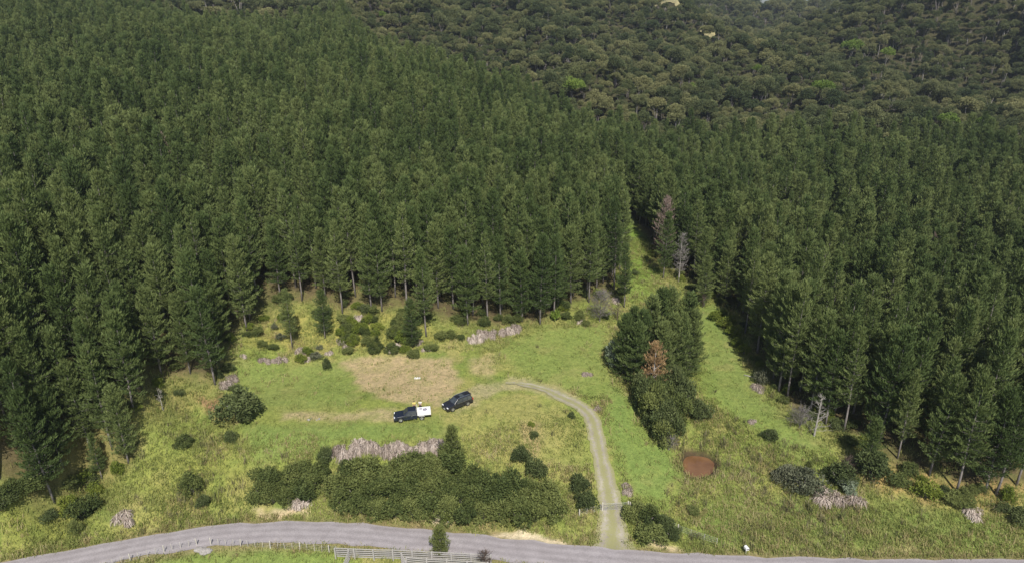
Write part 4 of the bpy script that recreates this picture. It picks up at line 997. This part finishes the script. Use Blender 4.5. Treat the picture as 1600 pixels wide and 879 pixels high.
# ------------------------------------------------------------------ vehicles
M['navy'] = surf('dark_blue_paint', (.010,.013,.028), (.014,.018,.038), scale=1, rough=.28, coat=.8, spec=.5)
M['black_paint'] = surf('black_paint', (.012,.012,.018), (.018,.018,.026), scale=1, rough=.28, coat=.8)
M['glass'] = surf('dark_glass', (.02,.025,.03), (.07,.08,.09), scale=1, rough=.08, spec=.8)
M['rubber'] = surf('tyre_rubber', (.02,.02,.02), (.035,.033,.03), scale=8, rough=.9)
M['alloy'] = surf('alloy', (.45,.45,.47), (.6,.6,.62), scale=3, rough=.35, metal=.8)
M['chrome'] = surf('chrome', (.6,.6,.62), (.75,.75,.77), scale=3, rough=.2, metal=.9)
M['lamp'] = surf('lamp_lens', (.65,.66,.68), (.85,.86,.88), scale=3, rough=.15)
M['red_lens'] = surf('red_lens', (.30,.01,.01), (.4,.02,.02), scale=3, rough=.2)
M['white_metal'] = surf('white_metal', (.62,.62,.63), (.80,.80,.80), scale=2, rough=.45)
M['plastic_dark'] = surf('dark_plastic', (.02,.02,.022), (.04,.04,.042), scale=4, rough=.7)
M['grey_box'] = surf('grey_box', (.20,.19,.24), (.32,.30,.36), scale=4, rough=.6)
M['plate'] = surf('plate', (.7,.7,.68), (.8,.8,.78), scale=2, rough=.5)
def wheel(root, x, y, r=.385, w_=.25):
    sgn = 1 if y > 0 else -1
    t = MB(); t.lathe((0, 0, 0), [(r*.62, -w_/2), (r*.94, -w_/2), (r, -w_*.36), (r, w_*.36), (r*.94, w_/2), (r*.62, w_/2)], 20, 'Y')
    o = t.build('wheel', M['rubber'], root, True, loc=(x, y, r)); ri = MB()
    ri.lathe((0, sgn*.02, 0), [(r*.61, -w_*.44), (r*.61, w_*.44)], 20, 'Y')
    for k in range(5):
        a = 2*pi*k/5; ri.box((cos(a)*r*.34, sgn*w_*.47, sin(a)*r*.34), (r*.5, .03, .06))
    ri.build('rim', M['alloy'], o)
    return o
def quad_at(Q, u, v_):
    a, b, c, d = [Vector(q) for q in Q]; return (a*(1-u)+b*u)*(1-v_) + (d*(1-u)+c*u)*v_
def pane(root, name, Q, u0, u1, v0, v1, mat, off=.010):
    P_ = [quad_at(Q, u, v_) for u, v_ in ((u0, v0), (u1, v0), (u1, v1), (u0, v1))]; nn = (P_[1]-P_[0]).cross(P_[3]-P_[0]).normalized()
    b = MB(); b.add([p_ - nn*.02 for p_ in P_] + [p_ + nn*off for p_ in P_], [(0,3,2,1),(4,5,6,7),(0,1,5,4),(1,2,6,5),(2,3,7,6),(3,0,4,7)])
    return b.build(name, mat, root)
def vehicle(name, px, py, yaw, paint, lab, cat, ute=False):
    p_ = at(px, py); root = empty(name, p_, yaw); tag(root, lab, cat)
    L2, W2 = (2.62, .93) if ute else (2.40, .94)
    rear = -.95 if ute else -L2; fx, rx = (1.62, -1.62) if ute else (1.45, -1.40)
    prof = [(rear+.03, .42), (rear, .70), (rear+.03, 1.02), (rear+.12, 1.09), (.95, 1.10), (1.25, 1.06), (L2-.55, .98), (L2-.14, .88), (L2, .72), (L2, .48), (L2-.1, .34),
            (fx+.46, .34), (fx+.40, .62), (fx+.2, .80), (fx-.2, .80), (fx-.40, .62), (fx-.46, .32)]
    if not ute: prof += [(rx+.46, .32), (rx+.40, .62), (rx+.2, .80), (rx-.2, .80), (rx-.40, .62), (rx-.46, .36)]
    b = MB(); b.prism(prof, -W2, W2); bevel(b.build('body', paint, root), .06, 3)
    # chassis underside
    b = MB(); b.box(((rear+L2)/2, 0, .5), (L2-rear-.3, 1.3, .3)); 
    if ute: b.box((-1.7, .35, .68), (2.1, .1, .16)); b.box((-1.7, -.35, .68), (2.1, .1, .16)); b.box((-1.62, 0, .4), (.12, 1.5, .12))
    b.build('chassis', M['plastic_dark'], root)
    x0, x1, t0, t1 = (rear+.02, 1.18, rear+.16, .42) if ute else (rear+.06, 1.12, rear+.32, .30)
    zb, zt, wb, wt_ = 1.08, (1.74 if ute else 1.72), W2-.05, W2-.25
    G = [(x0, -wb, zb), (x1, -wb+.06, zb), (x1, wb-.06, zb), (x0, wb, zb), (t0, -wt_, zt), (t1, -wt_+.03, zt), (t1, wt_-.03, zt), (t0, wt_, zt)]
    b = MB(); b.add(G, [(0,3,2,1),(4,5,6,7),(0,1,5,4),(1,2,6,5),(2,3,7,6),(3,0,4,7)]); bevel(b.build('cabin', paint, root), .05, 3)
    Rt = [G[0], G[1], G[5], G[4]]; Lf = [G[2], G[3], G[7], G[6]]; Fr = [G[1], G[2], G[6], G[5]]; Bk = [G[3], G[0], G[4], G[7]]
    pane(root, 'windscreen', Fr, .05, .95, .06, .93, M['glass']); pane(root, 'rear_window', Bk, .08, .92, .15, .9, M['glass'])
    sp_ = [(.06, .46), (.50, .86)] if ute else [(.05, .27), (.30, .58), (.61, .88)]
    for (u0, u1) in sp_:
        pane(root, 'side_window', Rt, u0, u1, .12, .88, M['glass']); pane(root, 'side_window', Lf, 1-u1, 1-u0, .12, .88, M['glass'])
    for sy in (-1, 1):
        # chrome belt line, door handles, mirrors, lamps
        b = MB(); b.box(((x0+x1)/2, sy*(W2-.015), 1.105), (x1-x0-.2, .05, .03)); b.build('belt_trim', M['chrome'], root)
        for dx in ((-.1, .75) if ute else (-.55, .35)):
            b = MB(); b.box((dx, sy*(W2+.015), .92), (.2, .04, .04)); b.build('door_handle', M['chrome'] if ute else paint, root)
        b = MB(); b.box((.78, sy*(W2+.12), 1.14), (.14, .22, .18)); bevel(b.build('mirror', paint, root), .04)
        b = MB(); b.box((L2-.20, sy*(W2-.24), .79), (.34, .42, .17), rx=0); bevel(b.build('headlight', M['lamp'], root), .05)
        rl = (rear if not ute else -2.62)
        if not ute:
            b = MB(); b.box((rear+.05, sy*(W2-.09), .98), (.16, .2, .34)); b.build('tail_light', M['red_lens'], root)
        wheel(root, fx, sy*(W2-.11)); wheel(root, rx, sy*(W2-.11))
    b = MB(); b.box((L2+.0, 0, .72), (.06, .95, .2)); b.box((L2+.012, 0, .72), (.06, .9, .03)); b.build('grille', M['chrome'] if ute else M['plastic_dark'], root)
    b = MB(); b.box((L2+.0, 0, .45), (.14, 1.75, .2)); bevel(b.build('front_bumper', M['plastic_dark'] if ute else paint, root), .04)
    b = MB(); b.box((L2+.075, 0, .47), (.02, .38, .13)); b.build('number_plate', M['plate'], root)
    if not ute:
        for sy in (-1, 1):
            b = MB(); b.tube([(t0+.1, sy*(wt_-.1), zt+.02), (t0+.2, sy*(wt_-.1), zt+.08), (t1-.25, sy*(wt_-.1), zt+.08), (t1-.12, sy*(wt_-.1), zt+.02)], .03, 6); b.build('roof_rail', M['chrome'], root)
        b = MB(); b.box(((t0+t1)/2+.15, 0, zt+.012), (.75, .85, .03)); b.build('sunroof', M['glass'], root)
        b = MB(); b.box((t0-.06, 0, zt-.02), (.34, 1.25, .05)); b.build('spoiler', paint, root)
        b = MB(); b.box((rear-.02, 0, .5), (.16, 1.75, .24)); bevel(b.build('rear_bumper', paint, root), .04)
    else:
        dz = .98; xa, xb = -1.02, -3.02
        b = MB(); b.box(((xa+xb)/2, 0, dz), (xa-xb, 1.9, .08)); b.build('tray_deck', M['white_metal'], root)
        for sy in (-1, 1):
            b = MB(); b.box(((xa+xb)/2, sy*.965, dz+.13), (xa-xb, .035, .28)); b.build('drop_side', M['white_metal'], root)
        b = MB(); b.box((xb-.02, 0, dz+.13), (.035, 1.9, .28)); b.build('tailboard', M['white_metal'], root)
        b = MB()
        for sy in (-.9, -.3, .3, .9): b.box((xa+.03, sy, dz+.42), (.05, .05, .85))
        b.box((xa+.03, 0, dz+.85), (.05, 1.85, .05)); b.build('headboard', M['white_metal'], root)
        for sy in (-1, 1): b = MB(); b.box((-3.06, sy*.75, .84), (.05, .3, .12)); b.build('tail_light', M['red_lens'], root)
        for sy in (-1, 1): b = MB(); b.prism([(-2.08, .72), (-1.95, .84), (-1.3, .84), (-1.16, .72), (-1.3, .80), (-1.95, .80)], sy*.93-.14, sy*.93+.10) if sy < 0 else b.prism([(-2.08, .72), (-1.95, .84), (-1.3, .84), (-1.16, .72), (-1.3, .80), (-1.95, .80)], .70, .94); b.build('mudguard', M['white_metal'], root)
    return root
ute = vehicle('utility_truck', 642.5, 652.5, R(190), M['navy'], 'dark blue utility truck with a white flat tray parked on the worn grass', 'utility truck', True)
suv = vehicle('parked_car', 715, 633.5, R(217), M['black_paint'], 'dark station wagon with silver roof rails parked beside the utility truck', 'car')
bpy.context.view_layer.update()
def on_tray(name, lx, ly, dims, mat, lab, cat, rz=0, lid=True):
    b = MB(); b.box((0, 0, dims[2]/2), dims, taper=1.04); o = b.build(name, mat); bevel(o, .02)
    p_ = ute.matrix_world @ Vector((lx, ly, 1.022)); o.location = p_; o.rotation_euler = (0, 0, R(190)+rz); tag(o, lab, cat)
    if lid: b = MB(); b.box((0, 0, dims[2]+.012), (dims[0]*1.08, dims[1]*1.08, .04)); b.build('lid', mat, o)
on_tray('storage_tub', -1.45, .35, (.6, .8, .34), M['white_metal'], 'white lidded tub on the truck tray just behind the cab', 'tub')
on_tray('crate', -2.2, -.35, (.55, .4, .26), M['grey_box'], 'grey lilac crate in the middle of the truck tray', 'crate', .2, False)
on_tray('crate', -1.55, -.5, (.4, .35, .24), M['grey_box'], 'smaller grey lilac crate near the cab end of the truck tray', 'crate', -.1, False)
on_tray('storage_tub', -2.6, .45, (.45, .7, .22), M['white_metal'], 'low white tub at the tail end of the truck tray', 'tub', .05)

# ------------------------------------------------------------------ people behind the truck tray
M['skin'] = surf('skin', (.42,.26,.18), (.5,.32,.23), scale=3, rough=.6)
M['hiviz'] = surf('yellow_cloth', (.72,.62,.12), (.85,.76,.25), scale=5, rough=.8)
M['white_cloth'] = surf('white_cloth', (.66,.68,.66), (.8,.82,.8), scale=5, rough=.8)
M['trouser'] = surf('dark_trousers', (.02,.022,.035), (.04,.042,.06), scale=5, rough=.9)
M['hair'] = surf('dark_hair', (.010,.008,.007), (.03,.02,.016), scale=9, rough=.7)
M['boot'] = surf('boots', (.04,.03,.02), (.07,.05,.03), scale=4, rough=.8)
def skin_mesh(name, chains, mat, parent, sub=1):
    """chains: list of [(co, radius), ...]; a chain may begin with an index into the vertex list"""
    V_, E_, Rr = [], [], []
    for ch in chains:
        prev = None
        for it in ch:
            if isinstance(it, int): prev = it; continue
            V_.append(it[0]); Rr.append(it[1]); i = len(V_)-1
            if prev is not None: E_.append((prev, i))
            prev = i
    me = bpy.data.meshes.new(name); me.from_pydata(V_, E_, []); o = link(name, me, mat, parent)
    md = o.modifiers.new('skin', 'SKIN'); md.use_smooth_shade = True
    for i, sv in enumerate(me.skin_vertices[0].data):
        r_ = Rr[i]; sv.radius = (r_, r_) if not hasattr(r_, '__len__') else r_; sv.use_root = (i == 0)
    if sub: s_ = o.modifiers.new('sub', 'SUBSURF'); s_.levels = sub; s_.render_levels = sub
    return o
def person(px, py, yaw, shirt, lab, lean=.12, reach=.42):
    """faces local +y; hands rest forward on the tray side at about 1.1 m"""
    root = empty('person', at(px, py), yaw); tag(root, lab, 'person')
    hip, ch, nk = .93, 1.32, 1.47; ly = lean
    ch_ = [[((0, 0, hip), (.15, .105)), ((0, ly*.3, 1.10), (.13, .10)), ((0, ly*.75, ch), (.165, .11)), ((0, ly, nk), .055), ((0, ly+.015, 1.54), .052), ((0, ly+.03, 1.60), (.075, .085)), ((0, ly+.045, 1.68), (.080, .095)), ((0, ly+.035, 1.745), (.055, .065))]]
    nidx = 8
    for s in (-1, 1):
        st = nidx
        ch_.append([0, ((s*.10, 0, .86), .088), ((s*.115, .02, .48), .060), ((s*.12, -.01, .10), .042), ((s*.125, .06, .045), .042), ((s*.13, .15, .035), .032)]); nidx += 5
        a = nidx
        el = (s*.235, ly+.02, 1.12); wr = (s*.19, ly+reach*.85, 1.13)
        ch_.append([2, ((s*.185, ly, 1.38), .058), (el, .040), (wr, .026), ((s*.185, ly+reach*.85+.07, 1.125), .030)]); nidx += 4
        palm = nidx-1
        for q, (dx, ln_) in enumerate(((-.030, .062), (-.010, .075), (.011, .070), (.030, .055))):
            ch_.append([palm, ((s*.185+dx, ly+reach*.85+.115, 1.125), .009), ((s*.185+dx*1.15, ly+reach*.85+.115+ln_*.6, 1.115), .008), ((s*.185+dx*1.2, ly+reach*.85+.11+ln_, 1.09), .007)]); nidx += 3
        ch_.append([palm, ((s*.185-s*.04, ly+reach*.85+.07, 1.12), .010), ((s*.185-s*.058, ly+reach*.85+.10, 1.11), .008)]); nidx += 2
    ch_.append([6, ((0, ly+.135, 1.675), .014)])   # nose
    body = skin_mesh('body', ch_, M['skin'], root, 1)
    sh = skin_mesh('shirt', [[((0, 0, .92), (.165, .125)), ((0, ly*.3, 1.10), (.15, .118)), ((0, ly*.75, ch), (.182, .126)), ((0, ly*.95, 1.425), (.10, .075))],
        [2, ((-.19, ly, 1.38), .074), ((-.225, ly+.015, 1.22), .058)], [2, ((.19, ly, 1.38), .074), ((.225, ly+.015, 1.22), .058)]], shirt, root)
    skin_mesh('trousers', [[((0, 0, .94), (.165, .12)), ((-.10, 0, .84), .104), ((-.115, .02, .48), .076), ((-.12, -.01, .10), .062)], [0, ((.10, 0, .84), .104), ((.115, .02, .48), .076), ((.12, -.01, .10), .062)]], M['trouser'], root)
    b = MB()
    hl = []
    for i in range(7):
        th = i/6*pi*.62; hl.append((.092*sin(th)+.004, .112*cos(th)))
    b.lathe((0, ly+.018, 1.672), hl[::-1], 14); b.build('hair', M['hair'], root, True)
    for s in (-1, 1):
        bm_ = MB(); bm_.box((s*.125, .055, .045), (.10, .27, .09)); bevel(bm_.build('boot', M['boot'], root), .03)
        e_ = MB(); e_.lathe((s*.03, ly+.127, 1.70), [(.002, -.01), (.010, 0), (.002, .01)], 6, 'Y'); e_.build('eye', M['hair'], root)
    m_ = MB(); m_.box((0, ly+.128, 1.628), (.045, .012, .010)); m_.build('mouth', M['skin'], root)
    return root
person(647.5, 639.5, R(188), M['hiviz'], 'person in a pale yellow top standing behind the truck at the back of the cab')
person(657, 638.5, R(186), M['white_cloth'], 'dark haired person in a white top standing behind the white truck tray')

# ------------------------------------------------------------------ fences, gate, rails
M['post'] = surf('pale_wood', (.36,.33,.29), (.55,.52,.47), scale=5, rough=.85, bump=.2, stretch=(3, 3, .6))
M['rail'] = surf('weathered_rail', (.24,.225,.22), (.44,.42,.405), scale=4, rough=.85, bump=.2, stretch=(.6, 3, 3))
M['wire'] = surf('galvanised_wire', (.35,.35,.36), (.5,.5,.5), scale=4, rough=.4, metal=.7)
def path_pts(pix, step):
    P = marches(pix)[:, :2]; d = np.r_[0, np.cumsum(np.hypot(*np.diff(P, axis=0).T))]; n_ = max(2, int(d[-1]/step)+1); t = np.linspace(0, d[-1], n_)
    x = np.interp(t, d, P[:, 0]); y = np.interp(t, d, P[:, 1]); return np.column_stack([x, y, hgt(x, y)])
def wire_fence(pix, lab, step=.95, h=1.1):
    P = path_pts(pix, step); root = empty('wire_fence', P[0]); tag(root, lab, 'fence', 'post and batten fences below the road'); o0 = Vector(P[0])
    post = MB(); post.lathe((0, 0, 0), [(.075, -.4), (.075, h+.08), (.05, h+.14)], 8); pm = post.mesh('post', False); bat = MB(); bat.box((0, 0, h/2+.05), (.05, .045, h)); bmh = bat.mesh('batten')
    for i, q in enumerate(P):
        big = i % 4 == 0; o = link('post' if big else 'batten', pm if big else bmh, M['post'], root, Vector(q)-o0); o.rotation_euler = (random.gauss(0, .03), random.gauss(0, .05), random.random())
    for k in range(4):
        b = MB(); b.tube([Vector(q)-o0+Vector((0, 0, .22+.27*k)) for q in P], .008, 3); b.build('wire', M['wire'], root)
    return root
wire_fence([(150,891),(190,880),(235,868),(275,858),(308,851)], 'post and batten fence curving beside the road left of the stone pile')
wire_fence([(330,851),(400,854),(470,858),(526,863)], 'post and batten fence between the stone pile and the wooden rail fence')
def rail_fence(pts, lab, h=1.65, rails=5, step=2.3, pix=True):
    P = path_pts(pts, step); root = empty('rail_fence', P[0]); tag(root, lab, 'rail fence', 'wooden stockyard rail fences'); o0 = Vector(P[0])
    for q in P:
        b = MB(); b.box((0, 0, h/2-.1), (.17, .17, h+.35)); o = b.build('post', M['rail'], root, loc=Vector(q)-o0); o.rotation_euler = (random.gauss(0, .015), random.gauss(0, .015), atan2(P[1][1]-P[0][1], P[1][0]-P[0][0]))
    for k in range(rails):
        for i in range(len(P)-1):
            a, c = Vector(P[i])-o0, Vector(P[i+1])-o0; z = .28 + (h-.36)*k/(rails-1); m_ = (a+c)/2; L_ = (c-a).length; an = atan2(c.y-a.y, c.x-a.x); nn = Vector((-sin(an), cos(an), 0))*.11
            b = MB(); b.box((0, 0, 0), (L_-.01, .045, .15)); o = b.build('rail', M['rail'], root, loc=m_+nn+Vector((0, 0, z))); o.rotation_euler = (0, -atan2(c.z-a.z, math.hypot(c.x-a.x, c.y-a.y)) + random.gauss(0, .004), an)
    return root
rail_fence([(525,871),(600,874),(690,878),(767,882)], 'long pale wooden rail fence beside the road at the bottom of the photo')
rail_fence([(546,873),(541,884),(536,897)], 'short wooden rail fence running down from the left part of the long one')
rail_fence([(628,880),(640,890),(612,900)], 'angled wooden rail fence of the race below the middle of the long one', step=1.8)
rail_fence([(636,886),(700,890),(762,894)], 'second wooden rail fence parallel to and below the right part of the long one')
# gate across the drive
gl_, gr_ = at(941, 797), at(981, 795)
for p_, lab in ((gl_, 'wooden post at the left end of the farm gate'), (gr_, 'wooden post at the right end of the farm gate beside the green bush')):
    b = MB(); b.lathe((0, 0, 0), [(.12, -.5), (.11, 1.35), (.07, 1.42)], 10); o = b.build('gate_post', M['post']); o.location = p_; tag(o, lab, 'gate post')
gd = gr_-gl_; root = empty('farm_gate', gl_ + gd*.04, atan2(gd.y, gd.x)); tag(root, 'grey metal farm gate closed across the gravel drive', 'gate'); GL = Vector((gd.x, gd.y)).length*.92; sl_ = gd.z
b = MB(); b.tube([(0, 0, .15), (0, 0, 1.2), (GL, 0, 1.2+sl_*.9), (GL, 0, .15+sl_*.9), (0, 0, .15)], .022, 6); b.build('frame', M['wire'], root)
for k in range(4): b = MB(); b.tube([(0.02, 0, .36+.21*k), (GL-.02, 0, .36+.21*k+sl_*.9)], .016, 6); b.build('bar', M['wire'], root)
b = MB(); b.tube([(0, 0, .15), (GL*.5, 0, 1.2+sl_*.45), (GL, 0, .15+sl_*.9)], .016, 6); b.build('brace', M['wire'], root)
# short wire fences leaving the gate
wire_fence([(905,806),(925,801),(939,797)], 'short post and batten fence left of the farm gate')
wire_fence([(984,795),(1020,806),(1060,830),(1120,850)], 'post and batten fence running from the gate towards the road on the right', step=1.6)
# roadside letterbox
p_ = at(1165, 864); root = empty('letterbox', p_, .3); tag(root, 'white roadside letterbox on a post in the verge right of the drive', 'letterbox')
b = MB(); b.box((0, 0, .35), (.09, .09, 1.0)); b.build('post', M['post'], root)
b = MB(); b.prism([(-.22, .75), (.22, .75), (.22, 1.08), (.12, 1.2), (-.12, 1.2), (-.22, 1.08)], -.28, .28); bevel(b.build('box', M['white_metal'], root), .02)
b = MB(); b.box((0, -.285, .95), (.3, .02, .14)); b.build('flap', M['plastic_dark'], root)

# ------------------------------------------------------------------ stones and clods
def rock_mesh(seed, s=1):
    rg = np.random.default_rng(seed); import bmesh
    bm = bmesh.new(); bmesh.ops.create_icosphere(bm, subdivisions=2, radius=1)
    f = rg.normal(0, 1, (4, 3))
    for v_ in bm.verts:
        c = np.array(v_.co); k = 1 + .16*sum(sin(3*float(c @ q)) for q in f)/2; v_.co *= k
        v_.co.z *= .62; v_.co.x *= 1.2
    me = bpy.data.meshes.new('stone'); bm.to_mesh(me); bm.free()
    return me
RK = [rock_mesh(k) for k in range(4)]
M['stone'] = surf('pale_stone', (.20,.185,.175), (.36,.335,.315), scale=2.5, rough=.9, bump=.4)
for k in RK: k.materials.append(M['stone'])
for i in range(16):
    a = 318+random.gauss(0, 4.5); b = 860+random.gauss(0, 3); o = link('stone', RK[i % 4]); s_ = random.uniform(.18, .42); o.location = at(a, b)+Vector((0, 0, s_*.25)); o.scale = (s_,)*3; o.rotation_euler = (0, 0, random.random()*6); tag(o, 'pale stone in the heap between the two post and batten fences', 'stone', 'stones heaped by the fence gap')
for i in range(9):
    a = random.choice([random.uniform(480, 500), random.uniform(700, 708)]) ; b = 655+random.gauss(0, 2.5) if a < 600 else 812+random.gauss(0, 2)
    o = link('stone', RK[i % 4]); s_ = random.uniform(.10, .24); o.location = at(a, b)+Vector((0, 0, s_*.2)); o.scale = (s_,)*3; o.rotation_euler = (0, 0, random.random()*6)
    tag(o, 'small pale stone lying in the grass left of the utility truck' if a < 600 else 'small pale stone on the clay patch by the roadside bush', 'stone', 'pale stones in the grass' if a < 600 else 'stones on the clay patch')
b = MB(); b.box((0, 0, .04), (1.1, .5, .10), taper=.9); o = b.build('pale_sheet', M['white_metal']); o.location = at(652, 590); tag(o, 'small pale flat sheet lying on the straw covered ground', 'sheet')
M['timber'] = surf('bleached_timber', (.34,.31,.28), (.52,.48,.44), scale=3, rough=.9)
for i, (a, b_, L_, an, lab) in enumerate([(1176,590,3.2,-.7,'pale fallen branch in green grass at the right plantation edge'),(1360,600,3,.4,'pale fallen branch under the right plantation pines'),(1520,800,1.4,.2,'short bleached log on the clay patch of the lower right bank')]):
    b = MB(); b.tube([(-L_/2, 0, .08), (0, .12, .16), (L_/2, 0, .1)], [.09, .08, .04], 6); b.tube([(0, .12, .16), (.5, .6, .3)], [.04, .015], 4); o = b.build('fallen_branch', M['timber'], None, True); o.location = at(a, b_); o.rotation_euler = (0, 0, an); tag(o, lab, 'branch')

# ------------------------------------------------------------------ air
m, n, out = mat_new('haze_air'); p = N(n, 'ShaderNodeVolumePrincipled'); p.inputs['Density'].default_value = .00016; p.inputs['Color'].default_value = (.80,.88,1.0,1); p.inputs['Anisotropy'].default_value = .3
n.links.new(p.outputs[0], out.inputs['Volume'])
b = MB(); zlo, zhi = -85., 235.; b.box((0, 0, (zlo+zhi)/2), (8400, 8400, zhi-zlo)); tag(b.build('haze', m), kind='stuff')
